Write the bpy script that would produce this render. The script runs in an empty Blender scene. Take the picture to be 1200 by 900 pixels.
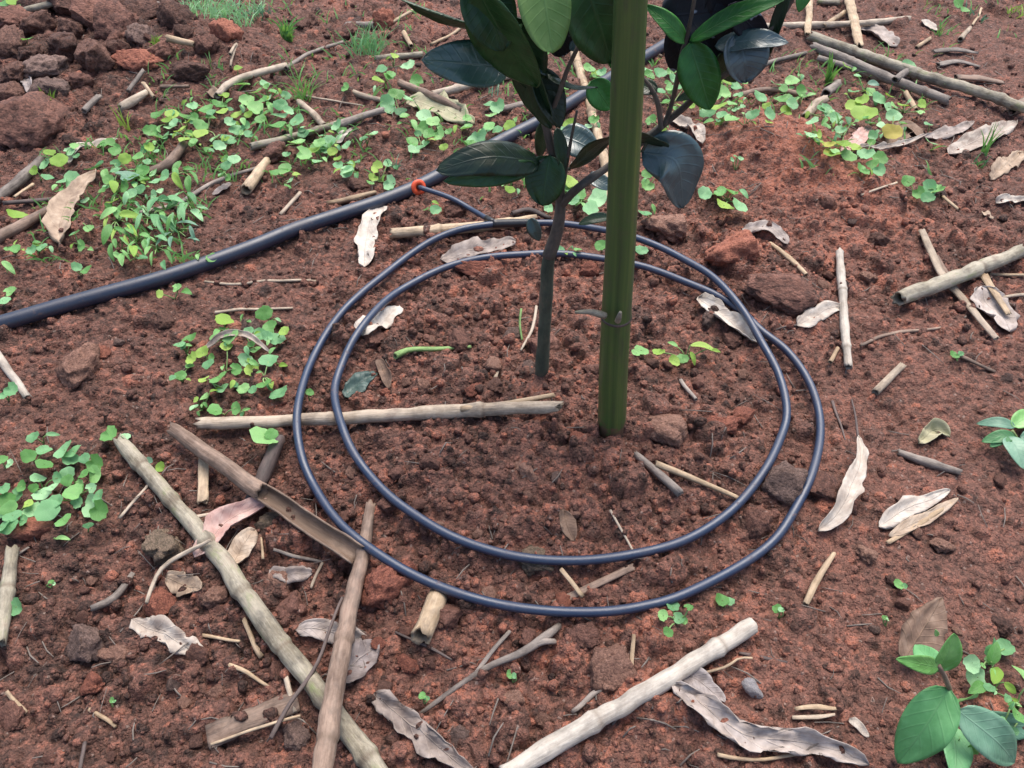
import bpy, math, random
import numpy as np
from mathutils import Vector, Matrix, Euler

# ------------------------------------------------------------------ camera, sky, sun, exposure
SC = bpy.context.scene
COL = SC.collection
FPX = 950.0                      # focal length in photo pixels (1200 x 900)
PITCH = math.radians(47.0)
CAMH = 0.563
CAM = Vector((0.0, -CAMH / math.tan(PITCH), CAMH))
cam_d = bpy.data.cameras.new('camera')
cam_d.sensor_width = 36.0
cam_d.lens = 36.0 * FPX / 1200.0
cam_d.clip_start = 0.01
cam_d.clip_end = 500.0
cam = bpy.data.objects.new('camera', cam_d)
COL.objects.link(cam)
cam.location = CAM
cam.rotation_euler = (math.radians(90) - PITCH, 0, 0)
SC.camera = cam

SUN_EL, SUN_ROT = math.radians(66), math.radians(200)
w = bpy.data.worlds.new('World')
SC.world = w
w.use_nodes = True
nt = w.node_tree
nt.nodes.clear()
sky = nt.nodes.new('ShaderNodeTexSky')
sky.sky_type = 'NISHITA'
sky.sun_disc = False
sky.sun_elevation = SUN_EL
sky.sun_rotation = math.radians(20)
sky.air_density = 1.0
sky.dust_density = 3.0
bg = nt.nodes.new('ShaderNodeBackground')
bg.inputs['Strength'].default_value = 0.12
wo = nt.nodes.new('ShaderNodeOutputWorld')
nt.links.new(sky.outputs[0], bg.inputs[0])
nt.links.new(bg.outputs[0], wo.inputs[0])

sun_d = bpy.data.lights.new('sun', 'SUN')
sun_d.energy = 2.5
sun_d.angle = math.radians(50)
sun_d.color = (1.0, 0.93, 0.84)
sun = bpy.data.objects.new('sun', sun_d)
COL.objects.link(sun)
# light falls from behind the plant, a little to the right
_az = math.radians(20)
_d = Vector((math.sin(_az) * math.cos(SUN_EL), math.cos(_az) * math.cos(SUN_EL), math.sin(SUN_EL)))
sun.rotation_euler = _d.to_track_quat('Z', 'Y').to_euler()
SC.view_settings.view_transform = 'Standard'
SC.view_settings.look = 'None'
SC.view_settings.exposure = 1.05
SC.view_settings.gamma = 1.0
SC.view_settings.use_curve_mapping = False

R = random.Random(11)
NR = np.random.RandomState(5)

# ------------------------------------------------------------------ pixel -> place
cp, sp = math.cos(PITCH), math.sin(PITCH)
def ray(px, py):
    x = (px - 600.0) / FPX
    y = (450.0 - py) / FPX
    return np.array((x, cp + y * sp, -sp + y * cp))      # depth along the axis is 1
def plane_z(px, py, z):
    d = ray(px, py)
    t = (z - CAM.z) / d[2]
    return np.array(CAM) + d * t
def plane_y(px, py, yy):
    d = ray(px, py)
    t = (yy - CAM.y) / d[1]
    return np.array(CAM) + d * t
def depth(p):
    return (p[1] - CAM.y) * cp + (CAM.z - p[2]) * sp
def mpp(p):                       # metres per photo pixel at a place
    return depth(p) / FPX

# ------------------------------------------------------------------ noise
_T = NR.rand(256, 256)
def vn(x, y, s, seed=0):
    x = np.asarray(x, float) / s + seed * 17.31 + 500
    y = np.asarray(y, float) / s + seed * 9.77 + 500
    xi = np.floor(x).astype(int); yi = np.floor(y).astype(int)
    fx = x - xi; fy = y - yi
    fx = fx * fx * (3 - 2 * fx); fy = fy * fy * (3 - 2 * fy)
    a = _T[xi & 255, yi & 255]; b = _T[(xi + 1) & 255, yi & 255]
    c = _T[xi & 255, (yi + 1) & 255]; d = _T[(xi + 1) & 255, (yi + 1) & 255]
    return (a * (1 - fx) + b * fx) * (1 - fy) + (c * (1 - fx) + d * fx) * fy - 0.5

# low relief of the plot: (photo x, photo y, radius m, height m)
_M = [(905, 190, .075, .044), (975, 240, .09, .022), (862, 300, .035, .010), (910, 350, .05, .014), (650, 450, .13, .012),
      (235, 62, .09, .030), (60, 60, .20, .035), (500, 30, .07, .014), (60, 780, .10, -.012), (300, 740, .09, -.010),
      (1010, 480, .06, -.008), (880, 640, .05, -.008), (700, 720, .10, -.004), (560, 620, .05, .006), (500, 540, .05, .008),
      (1110, 420, .10, .006), (780, 230, .05, -.004), (430, 640, .05, -.007)]
_M = [(plane_z(a, b, 0)[0], plane_z(a, b, 0)[1], r, h) for a, b, r, h in _M]
def gmac(x, y):
    x = np.asarray(x, float); y = np.asarray(y, float)
    z = .010 * vn(x, y, .24, 1) + .009 * vn(x, y, .085, 2)
    for mx, my, r, h in _M:
        z = z + h * np.exp(-((x - mx) ** 2 + (y - my) ** 2) / (2 * r * r) * 1.6)
    fade = np.clip(1 - (np.hypot(x, y - .3) - 2.5) / 3.0, 0, 1)
    return z * fade

# ------------------------------------------------------------------ ground grid
def axis_pts(parts, far):
    out = [parts[0][0]]
    for a, b, h0, h1 in parts:
        x = a
        while x < b - 1e-9:
            f = (x - a) / (b - a)
            x = x + h0 + (h1 - h0) * f
            out.append(x)
    lo = [out[0]]; s = .006
    while lo[-1] > -far:
        s *= 1.22; lo.append(lo[-1] - s)
    hi = [out[-1]]; s = .006
    while hi[-1] < far:
        s *= 1.22; hi.append(hi[-1] + s)
    return np.array(lo[:0:-1] + out + hi[1:])
XS = axis_pts([(-1.0, -.45, .0046, .0017), (-.45, .45, .0017, .0017), (.45, 1.0, .0017, .0046)], 80.)
YS = axis_pts([(-.40, .15, .0014, .0016), (.15, .98, .0016, .0046)], 80.)
GX, GY = np.meshgrid(XS, YS)
GZ = gmac(GX, GY)
near = (np.abs(GX) < 1.3) & (GY > -.8) & (GY < 1.6)
# how loosely the soil lies: crumbly where it was dug, trodden flat at the right
LOOSE = np.full(GX.shape, .72)
for a, b, r, v in [(560, 560, .16, .55), (650, 380, .12, .35), (250, 750, .20, .4), (560, 800, .15, .3), (880, 330, .08, .4), (1080, 480, .17, -.55), (1060, 700, .14, -.5), (1120, 60, .22, -.5), (250, 340, .12, -.5), (930, 190, .09, -.35), (60, 480, .1, -.3),
                   (110, 60, .25, .4), (450, 440, .08, .3), (880, 600, .1, .3)]:
    q_ = plane_z(a, b, 0)
    LOOSE += v * np.exp(-((GX - q_[0]) ** 2 + (GY - q_[1]) ** 2) / (r * r))
mid = .0085 * LOOSE * (np.abs(vn(GX, GY, .030, 3)) * 2 - .4) + .0060 * LOOSE * vn(GX, GY, .013, 4) + .0044 * vn(GX, GY, .0065, 5) + .0026 * vn(GX, GY, .0034, 6)
GZ = GZ + mid * near
TINT = np.full(GZ.shape, .42) + .16 * vn(GX, GY, .012, 7) + .1 * vn(GX, GY, .004, 8)
def stamp(n, r0, r1, xr, yr, flat=.75):
    for _ in range(n):
        cx = NR.uniform(*xr); cy = NR.uniform(*yr)
        if abs(cx) > .44 + (cy + .35) * .47 + .08:
            continue
        j_, i_ = min(np.searchsorted(YS, cy), len(YS) - 1), min(np.searchsorted(XS, cx), len(XS) - 1)
        if NR.rand() > LOOSE[j_, i_] * .8 + .1:
            continue
        r = r0 + (r1 - r0) * NR.rand() ** 2.2
        ax = r * NR.uniform(.75, 1.25); ay = r * NR.uniform(.75, 1.25); th = NR.rand() * 3.14
        m = max(ax, ay)
        i0, i1 = np.searchsorted(XS, (cx - m, cx + m)); j0, j1 = np.searchsorted(YS, (cy - m, cy + m))
        if i1 - i0 < 1 or j1 - j0 < 1:
            continue
        X = GX[j0:j1, i0:i1] - cx; Y = GY[j0:j1, i0:i1] - cy
        c, s = math.cos(th), math.sin(th)
        q = ((c * X + s * Y) / ax) ** 2 + ((-s * X + c * Y) / ay) ** 2
        q = q + .75 * vn(X + cx, Y + cy, r * .7, 9) + .35 * vn(X + cx, Y + cy, r * .3, 10)
        b = GZ[min((j0 + j1) // 2, len(YS) - 1), min((i0 + i1) // 2, len(XS) - 1)]
        h = b - r * .30 + r * flat * 1.1 * np.sqrt(np.clip(1 - q, 0, 1)) + (X * NR.uniform(-.3, .3) + Y * NR.uniform(-.3, .3))
        Z = GZ[j0:j1, i0:i1]
        k = (q < 1) & (h > Z)
        Z[k] = h[k]
        TINT[j0:j1, i0:i1][k] = np.clip(NR.normal(.47, .20), .02, 1)
stamp(850, .011, .022, (-1., 1.), (-.4, 1.), .62)
stamp(2600, .006, .0140, (-1., 1.), (-.4, 1.))
stamp(15000, .0030, .0070, (-1., 1.), (-.4, 1.))
stamp(36000, .0020, .0038, (-.75, .75), (-.38, .55), 1.0)
# redder freshly dug earth
for a, b, r, v in [(905, 190, .12, .46), (985, 250, .09, .28), (862, 300, .03, .45), (590, 320, .04, .2), (500, 25, .05, .3), (1020, 420, .2, .10), (700, 830, .16, .12),
                   (660, 330, .10, .12), (395, 6, .03, .4), (1120, 90, .12, .12), (60, 740, .16, -.12), (100, 60, .2, -.12), (970, 800, .12, .04), (1120, 680, .12, .02)]:
    p = plane_z(a, b, 0)
    TINT += v * np.exp(-((GX - p[0]) ** 2 + (GY - p[1]) ** 2) / (r * r))
TINT = np.clip(TINT, 0, 1)

def hfull(x, y):
    i = int(np.clip(np.searchsorted(XS, x) - 1, 0, len(XS) - 2)); j = int(np.clip(np.searchsorted(YS, y) - 1, 0, len(YS) - 2))
    fx = (x - XS[i]) / (XS[i + 1] - XS[i]); fy = (y - YS[j]) / (YS[j + 1] - YS[j])
    return float((GZ[j, i] * (1 - fx) + GZ[j, i + 1] * fx) * (1 - fy) + (GZ[j + 1, i] * (1 - fx) + GZ[j + 1, i + 1] * fx) * fy)
def hmax(x, y, r):
    return max(hfull(x + dx * r, y + dy * r) for dx, dy in ((0, 0), (1, 0), (-1, 0), (0, 1), (0, -1)))
def G(px, py, h=0.0):             # the place on the ground under a photo pixel, h metres above it
    z = 0.0
    for _ in range(7):
        p = plane_z(px, py, z + h)
        z = float(gmac(p[0], p[1]))
    return plane_z(px, py, z + h)

# ------------------------------------------------------------------ mesh helpers
def mesh(name, V, F, mat=None, attrs=None, smooth=True):
    me = bpy.data.meshes.new(name)
    V = np.asarray(V, dtype=np.float32)
    if isinstance(F, np.ndarray):
        n, k = F.shape
        me.vertices.add(len(V)); me.vertices.foreach_set('co', V.ravel())
        me.loops.add(n * k); me.loops.foreach_set('vertex_index', F.astype(np.int32).ravel())
        me.polygons.add(n)
        me.polygons.foreach_set('loop_start', np.arange(0, n * k, k, dtype=np.int32))
        me.polygons.foreach_set('loop_total', np.full(n, k, dtype=np.int32))
        me.update(calc_edges=True)
    else:
        me.from_pydata(V.tolist(), [], F)
        me.update()
    for nm, A in (attrs or {}).items():
        A = np.asarray(A, dtype=np.float32)
        if A.ndim == 1:
            a = me.attributes.new(nm, 'FLOAT', 'POINT'); a.data.foreach_set('value', A)
        else:
            a = me.attributes.new(nm, 'FLOAT_VECTOR', 'POINT'); a.data.foreach_set('vector', A.ravel())
    if smooth:
        me.polygons.foreach_set('use_smooth', np.ones(len(me.polygons), dtype=bool))
    if mat:
        me.materials.append(mat)
    return me
def link(name, me, parent=None, loc=(0, 0, 0)):
    o = bpy.data.objects.new(name, me)
    COL.objects.link(o)
    o.location = loc
    if parent:
        o.parent = parent
    return o
def tag(o, label, cat, group=None, kind=None):
    if label: o['label'] = label
    if cat: o['category'] = cat
    if group: o['group'] = group
    if kind: o['kind'] = kind
    return o
def empty(name, loc, label, cat, group=None):
    o = bpy.data.objects.new(name, None)
    o.empty_display_size = .01
    COL.objects.link(o)
    o.location = loc
    return tag(o, label, cat, group)

def resample(P, n, rad=None):
    """Catmull-Rom through P, n points, with radii interpolated."""
    P = [np.array(p, float) for p in P]
    if len(P) == 2:
        ts = np.linspace(0, 1, n)
        Q = np.array([P[0] * (1 - t) + P[1] * t for t in ts])
        k = ts
    else:
        E = [2 * P[0] - P[1]] + P + [2 * P[-1] - P[-2]]
        L = [0]
        for i in range(1, len(P)): L.append(L[-1] + np.linalg.norm(P[i] - P[i - 1]))
        ts = np.linspace(0, L[-1], n)
        Q = []; k = []
        for t in ts:
            i = min(max(np.searchsorted(L, t) - 1, 0), len(P) - 2)
            u = (t - L[i]) / (L[i + 1] - L[i])
            a, b, c, d = E[i], E[i + 1], E[i + 2], E[i + 3]
            Q.append(.5 * ((2 * b) + (-a + c) * u + (2 * a - 5 * b + 4 * c - d) * u * u + (-a + 3 * b - 3 * c + d) * u ** 3))
            k.append((i + u) / (len(P) - 1))
        Q = np.array(Q); k = np.array(k)
    if rad is None:
        return Q
    rr = np.interp(k, np.linspace(0, 1, len(rad)), rad)
    return Q, rr
def frames(Q):
    T = np.gradient(Q, axis=0)
    T /= np.linalg.norm(T, axis=1)[:, None] + 1e-12
    up = np.array((0, 0, 1.)) if abs(T[0][2]) < .9 else np.array((0, 1., 0))
    A = np.zeros_like(Q); B = np.zeros_like(Q)
    a = np.cross(up, T[0]); a /= np.linalg.norm(a)
    for i in range(len(Q)):
        a = a - T[i] * a.dot(T[i]); a /= np.linalg.norm(a) + 1e-12
        A[i] = a; B[i] = np.cross(T[i], a)
    return T, A, B
def sweep(Q, rr, sides=10, arc=None, hollow=None, jag=0.0, squash=1.0, lump=0.0, seed=0, ev=None):
    """Tube along Q. arc=(a0,a1) leaves it open like a gutter. hollow=wall fraction: open ends that show an inner wall."""
    Q = np.asarray(Q, float); n = len(Q)
    rr = np.broadcast_to(np.asarray(rr, float), (n,)).copy()
    T, A, B = frames(Q)
    S = np.concatenate([[0], np.cumsum(np.linalg.norm(np.diff(Q, axis=0), axis=1))])
    V = []; F = []; C = []; E = []
    rs = np.random.RandomState(seed)
    def ring(i, r, off=0.0, jg=0.0, e=0.0):
        base = len(V)
        for k in range(sides):
            th = 2 * math.pi * k / sides if arc is None else arc[0] + (arc[1] - arc[0]) * k / (sides - 1)
            q = r * (1 + (lump * (vn(S[i] * 1.0 + seed, th * .006, .012, seed + 3) * 2) if lump else 0))
            j = off + (rs.uniform(-jg, jg) if jg else 0)
            V.append(Q[i] + A[i] * math.cos(th) * q + B[i] * math.sin(th) * q * squash + T[i] * j)
            C.append((S[i], math.cos(th) * r, math.sin(th) * r)); E.append(e)
        return base
    def bridge(a, b):
        m = sides if arc is None else sides - 1
        for k in range(m):
            k2 = (k + 1) % sides
            F.append((a + k, a + k2, b + k2, b + k))
    outer = [ring(i, rr[i], 0, jag if i in (0, n - 1) else 0, 0 if ev is None else ev[i]) for i in range(n)]
    for i in range(n - 1): bridge(outer[i], outer[i + 1])
    if arc is not None:
        inner = [ring(i, rr[i] * .8, 0, 0, .6) for i in range(n)]
        for i in range(n - 1): bridge(inner[i + 1], inner[i])
        for i in range(n - 1):
            F.append((outer[i], outer[i + 1], inner[i + 1], inner[i]))
            F.append((outer[i] + sides - 1, inner[i] + sides - 1, inner[i + 1] + sides - 1, outer[i + 1] + sides - 1))
        bridge(inner[0], outer[0]); bridge(outer[-1], inner[-1])
    elif hollow:
        for end, i in ((0, 0), (1, n - 1)):
            sgn = 1 if end == 0 else -1
            a = ring(i, rr[i] * (1 - hollow), 0, jag * .6, .5)
            b = ring(i, rr[i] * (1 - hollow) * .92, sgn * rr[i] * 1.6, 0, 1.0)
            # rim, inner wall, floor
            if end == 0:
                bridge(a, outer[0]); bridge(b, a); F.append(tuple(b + k for k in range(sides)))
            else:
                bridge(outer[-1], a); bridge(a, b); F.append(tuple(b + k for k in reversed(range(sides))))
    else:
        for end, i in ((0, 0), (1, n - 1)):
            off = -rr[i] * .25 if end == 0 else rr[i] * .25
            a = ring(i, rr[i] * .7, off, 0, .3)
            if end == 0:
                bridge(a, outer[0]); F.append(tuple(a + k for k in reversed(range(sides))))
            else:
                bridge(outer[-1], a); F.append(tuple(a + k for k in range(sides)))
    return np.array(V), F, {'sc': np.array(C), 'end': np.array(E)}
def join(parts):
    V = []; F = []; at = {}
    n = 0
    for v, f, a in parts:
        V.append(np.asarray(v)); F += [tuple(i + n for i in q) for q in f]; n += len(v)
        for k, x in a.items(): at.setdefault(k, []).append(x)
    return np.concatenate(V), F, {k: np.concatenate(x) for k, x in at.items()}

# ------------------------------------------------------------------ materials
def nmat(name):
    m = bpy.data.materials.new(name); m.use_nodes = True
    t = m.node_tree; t.nodes.clear()
    out = t.nodes.new('ShaderNodeOutputMaterial')
    b = t.nodes.new('ShaderNodeBsdfPrincipled')
    t.links.new(b.outputs[0], out.inputs[0])
    return m, t, b, out
def N(t, typ, **kw):
    n = t.nodes.new(typ)
    for k, v in kw.items():
        if k == 'op': n.operation = v
        elif k == 'inp':
            for a, b in v.items(): n.inputs[a].default_value = b
        else: setattr(n, k, v)
    return n
def ramp(t, fac, stops):
    r = t.nodes.new('ShaderNodeValToRGB')
    e = r.color_ramp.elements
    e[0].position, e[0].color = stops[0][0], (*stops[0][1], 1)
    e[1].position, e[1].color = stops[-1][0], (*stops[-1][1], 1)
    for p, c in stops[1:-1]:
        x = e.new(p); x.color = (*c, 1)
    t.links.new(fac, r.inputs[0])
    return r
def mixc(t, fac, a, b, mode='MIX'):
    m = t.nodes.new('ShaderNodeMix'); m.data_type = 'RGBA'; m.blend_type = mode
    for s, x in ((0, fac), (6, a), (7, b)):
        if isinstance(x, (int, float)): m.inputs[s].default_value = x
        elif isinstance(x, tuple): m.inputs[s].default_value = (*x, 1)
        else: t.links.new(x, m.inputs[s])
    return m.outputs[2]
def math_(t, op, a, b=None, c=None):
    m = t.nodes.new('ShaderNodeMath'); m.operation = op
    for i, x in enumerate((a, b, c)):
        if x is None: continue
        if isinstance(x, (int, float)): m.inputs[i].default_value = x
        else: t.links.new(x, m.inputs[i])
    return m.outputs[0]
def noise(t, vec, scale, detail=4, rough=.6, dist=0):
    n = N(t, 'ShaderNodeTexNoise', inp={'Scale': scale, 'Detail': detail, 'Roughness': rough, 'Distortion': dist})
    if vec is not None: t.links.new(vec, n.inputs['Vector'])
    return n.outputs['Fac']
def bump(t, h, dist, strength, bsdf, prev=None):
    b = N(t, 'ShaderNodeBump', inp={'Strength': strength, 'Distance': dist})
    t.links.new(h, b.inputs['Height'])
    if prev is not None: t.links.new(prev, b.inputs['Normal'])
    if bsdf is not None: t.links.new(b.outputs[0], bsdf.inputs['Normal'])
    return b.outputs[0]

SOIL = [(0.0, (.040, .021, .016)), (.25, (.092, .044, .032)), (.5, (.160, .074, .054)), (.75, (.245, .107, .076)), (1.0, (.36, .132, .082))]
def soil_mat(name, attr=True, shift=0.0):
    m, t, b, o = nmat(name)
    if attr:
        tc = N(t, 'ShaderNodeNewGeometry').outputs['Position']
        a = N(t, 'ShaderNodeAttribute', attribute_name='tint').outputs['Fac']
    else:
        tc = N(t, 'ShaderNodeTexCoord').outputs['Object']
        a = math_(t, 'MULTIPLY_ADD', N(t, 'ShaderNodeObjectInfo').outputs['Random'], .5, .2 + shift)
    n1 = noise(t, tc, 22, 6, .7)
    n2 = noise(t, tc, 180, 5, .7)
    n3 = noise(t, tc, 900, 3, .7)
    f = math_(t, 'MULTIPLY_ADD', math_(t, 'SUBTRACT', n1, .5), .85, a)
    f = math_(t, 'MULTIPLY_ADD', math_(t, 'SUBTRACT', n2, .5), .55, f)
    f = math_(t, 'MULTIPLY_ADD', math_(t, 'SUBTRACT', n3, .5), .40, f)
    c = ramp(t, f, SOIL).outputs[0]
    # granules, each with its own shade
    hs = []
    for sc_, am, rn_ in ((230., .34, .0), (520., .30, .3)):
        wv = N(t, 'ShaderNodeVectorMath', operation='ADD'); t.links.new(tc, wv.inputs[0])
        nn = N(t, 'ShaderNodeTexNoise', inp={'Scale': sc_ * .8, 'Detail': 2.}); t.links.new(tc, nn.inputs['Vector'])
        ms = N(t, 'ShaderNodeVectorMath', operation='SCALE', inp={'Scale': .9 / sc_}); t.links.new(nn.outputs['Color'], ms.inputs[0]); t.links.new(ms.outputs[0], wv.inputs[1])
        v = N(t, 'ShaderNodeTexVoronoi', inp={'Scale': sc_, 'Randomness': 1.}); t.links.new(wv.outputs[0], v.inputs['Vector'])
        sx = N(t, 'ShaderNodeSeparateColor'); t.links.new(v.outputs['Color'], sx.inputs[0])
        f = math_(t, 'MULTIPLY_ADD', math_(t, 'SUBTRACT', sx.outputs[0], .5), am, f)
        hs.append(math_(t, 'SUBTRACT', math_(t, 'MULTIPLY', sx.outputs[1], .5), v.outputs['Distance']))
    c = ramp(t, f, SOIL).outputs[0]
    g = math_(t, 'GREATER_THAN', sx.outputs[2], .988)
    c = mixc(t, math_(t, 'MULTIPLY', g, .5), c, (.34, .25, .21))
    t.links.new(c, b.inputs['Base Color'])
    b.inputs['Roughness'].default_value = .78
    b.inputs['Specular IOR Level'].default_value = .4
    x = bump(t, n2, .0030, .8, None)
    x = bump(t, hs[0], .0030, .8, None, x)
    x = bump(t, hs[1], .0016, .9, None, x)
    bump(t, n3, .0010, .8, b, x)
    return m
def lump_mat(name, stops, rough=.85, rbump=.8):
    m, t, b, o = nmat(name)
    tc = N(t, 'ShaderNodeTexCoord').outputs['Object']
    rn = N(t, 'ShaderNodeObjectInfo').outputs['Random']
    ad = N(t, 'ShaderNodeVectorMath', operation='ADD')
    t.links.new(tc, ad.inputs[0])
    cb = N(t, 'ShaderNodeCombineXYZ'); t.links.new(math_(t, 'MULTIPLY', rn, 7.), cb.inputs[0]); t.links.new(cb.outputs[0], ad.inputs[1])
    tc = ad.outputs[0]
    n1 = noise(t, tc, 2.2, 5, .7)
    n2 = noise(t, tc, 14, 5, .75)
    v = N(t, 'ShaderNodeTexVoronoi', inp={'Scale': 9., 'Randomness': 1.}); t.links.new(tc, v.inputs['Vector'])
    sx = N(t, 'ShaderNodeSeparateColor'); t.links.new(v.outputs['Color'], sx.inputs[0])
    f = math_(t, 'MULTIPLY_ADD', math_(t, 'SUBTRACT', n2, .5), .8, n1)
    f = math_(t, 'MULTIPLY_ADD', math_(t, 'SUBTRACT', sx.outputs[0], .5), .3, f)
    f = math_(t, 'MULTIPLY_ADD', math_(t, 'SUBTRACT', rn, .5), .25, f)
    c = ramp(t, f, stops).outputs[0]
    t.links.new(c, b.inputs['Base Color'])
    b.inputs['Roughness'].default_value = rough
    b.inputs['Specular IOR Level'].default_value = .35
    x = bump(t, n1, .0035, .6, None)
    x = bump(t, math_(t, 'SUBTRACT', 1., v.outputs['Distance']), .0016, rbump, None, x)
    bump(t, n2, .0022, .9, b, x)
    return m
def stalk_mat(name, dark, mid_, light, blotch=(.06, .05, .045), bl=.5, moss=None):
    m, t, b, o = nmat(name)
    a = N(t, 'ShaderNodeAttribute', attribute_name='sc')
    mp = N(t, 'ShaderNodeMapping'); mp.inputs['Scale'].default_value = (35, 420, 420)
    t.links.new(a.outputs['Vector'], mp.inputs[0])
    mp2 = N(t, 'ShaderNodeMapping'); mp2.inputs['Scale'].default_value = (60, 110, 110)
    t.links.new(a.outputs['Vector'], mp2.inputs[0])
    rn = N(t, 'ShaderNodeObjectInfo').outputs['Random']
    s = noise(t, mp.outputs[0], 1.0, 5, .65)
    q = N(t, 'ShaderNodeTexNoise', noise_dimensions='4D', inp={'Scale': 1.0, 'Detail': 4, 'Roughness': .6})
    t.links.new(mp2.outputs[0], q.inputs['Vector']); t.links.new(math_(t, 'MULTIPLY', rn, 20.), q.inputs['W'])
    f = math_(t, 'MULTIPLY_ADD', math_(t, 'SUBTRACT', rn, .5), .3, s)
    c = ramp(t, f, [(.25, dark), (.5, mid_), (.75, light)]).outputs[0]
    mp3 = N(t, 'ShaderNodeMapping'); mp3.inputs['Scale'].default_value = (26, 45, 45)
    t.links.new(a.outputs['Vector'], mp3.inputs[0])
    q3 = N(t, 'ShaderNodeTexNoise', noise_dimensions='4D', inp={'Scale': 1.0, 'Detail': 6, 'Roughness': .75})
    t.links.new(mp3.outputs[0], q3.inputs['Vector']); t.links.new(math_(t, 'MULTIPLY', rn, 31.), q3.inputs['W'])
    c = mixc(t, .55, c, mixc(t, ramp(t, q3.outputs['Fac'], [(.40, (0, 0, 0)), (.62, (1, 1, 1))]).outputs[0], dark, light))
    c = mixc(t, math_(t, 'MULTIPLY', ramp(t, q3.outputs['Fac'], [(.56, (0, 0, 0)), (.66, (1, 1, 1))]).outputs[0], .45), c, (.16, .085, .06))
    k = ramp(t, q.outputs['Fac'], [(.5, (0, 0, 0)), (.68, (1, 1, 1))]).outputs[0]
    c = mixc(t, math_(t, 'MULTIPLY', k, bl), c, blotch)
    if moss:
        k2 = ramp(t, q.outputs['Fac'], [(.30, (1, 1, 1)), (.44, (0, 0, 0))]).outputs[0]
        c = mixc(t, math_(t, 'MULTIPLY', k2, .75), c, moss)
    e = N(t, 'ShaderNodeAttribute', attribute_name='end').outputs['Fac']
    c = mixc(t, math_(t, 'MULTIPLY', e, .75), c, (.10, .065, .04))
    t.links.new(c, b.inputs['Base Color'])
    b.inputs['Roughness'].default_value = .72
    x = bump(t, s, .0010, .8, None)
    bump(t, q.outputs['Fac'], .0014, .5, b, x)
    return m
def leaf_mat(name, cols, rough=.5, trans=.25, vein=(.3, .45, .2), vw=.5, spots=None, dry=False, tint=(.3, .5, .1), spec=.5, back=None, ribs=9, coat=0):
    """cols: dark/mid/light of the blade. Attribute 'lf' = (along 0..1, across -1..1, 0)."""
    m, t, b, o = nmat(name)
    a = N(t, 'ShaderNodeAttribute', attribute_name='lf')
    sx = N(t, 'ShaderNodeSeparateXYZ'); t.links.new(a.outputs['Vector'], sx.inputs[0])
    rn = N(t, 'ShaderNodeObjectInfo').outputs['Random']
    tc = N(t, 'ShaderNodeTexCoord').outputs['Object']
    n4 = N(t, 'ShaderNodeTexNoise', noise_dimensions='4D', inp={'Scale': 90., 'Detail': 4, 'Roughness': .6})
    t.links.new(tc, n4.inputs['Vector']); t.links.new(math_(t, 'MULTIPLY', rn, 30.), n4.inputs['W'])
    f = math_(t, 'MULTIPLY_ADD', math_(t, 'SUBTRACT', rn, .5), .5 if not dry else .25, n4.outputs['Fac'])
    c = ramp(t, f, [(.25, cols[0]), (.5, cols[1]), (.78, cols[2])]).outputs[0]
    ab = math_(t, 'ABSOLUTE', sx.outputs[1])
    # midrib and slanting side veins
    mid_ = math_(t, 'SUBTRACT', 1., math_(t, 'MINIMUM', math_(t, 'MULTIPLY', ab, 16.), 1.))
    ph = math_(t, 'SUBTRACT', math_(t, 'MULTIPLY', sx.outputs[0], float(ribs)), math_(t, 'MULTIPLY', ab, 1.6))
    fr = math_(t, 'ABSOLUTE', math_(t, 'SUBTRACT', math_(t, 'FRACT', ph), .5))
    side = math_(t, 'SUBTRACT', 1., math_(t, 'MINIMUM', math_(t, 'MULTIPLY', fr, 9.), 1.))
    vv = math_(t, 'MAXIMUM', mid_, math_(t, 'MULTIPLY', side, .45))
    c = mixc(t, math_(t, 'MULTIPLY', vv, vw), c, vein)
    if back:
        g = N(t, 'ShaderNodeNewGeometry')
        c = mixc(t, g.outputs['Backfacing'], c, back)
    if spots:
        n5 = noise(t, tc, spots[1], 2, .5)
        k = ramp(t, n5, [(spots[2] - (.08 if dry else 0), (0, 0, 0)), (spots[2] + (.10 if dry else .03), (1, 1, 1))]).outputs[0]
        c = mixc(t, math_(t, 'MULTIPLY', k, .35 if dry else 1.), c, spots[0])
    t.links.new(c, b.inputs['Base Color'])
    b.inputs['Roughness'].default_value = rough
    b.inputs['Specular IOR Level'].default_value = spec
    if coat: b.inputs['Coat Weight'].default_value = coat; b.inputs['Coat Roughness'].default_value = .25
    x = bump(t, vv, .0006, .5 if not dry else .9, None)
    bump(t, n4.outputs['Fac'], .0012 if dry else .0006, .5, b, x)
    if trans:
        tr = N(t, 'ShaderNodeBsdfTranslucent')
        t.links.new(mixc(t, .5, c, tint), tr.inputs[0])
        ms = N(t, 'ShaderNodeMixShader', inp={0: trans})
        t.links.new(b.outputs[0], ms.inputs[1]); t.links.new(tr.outputs[0], ms.inputs[2])
        t.links.new(ms.outputs[0], o.inputs[0])
    return m

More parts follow.
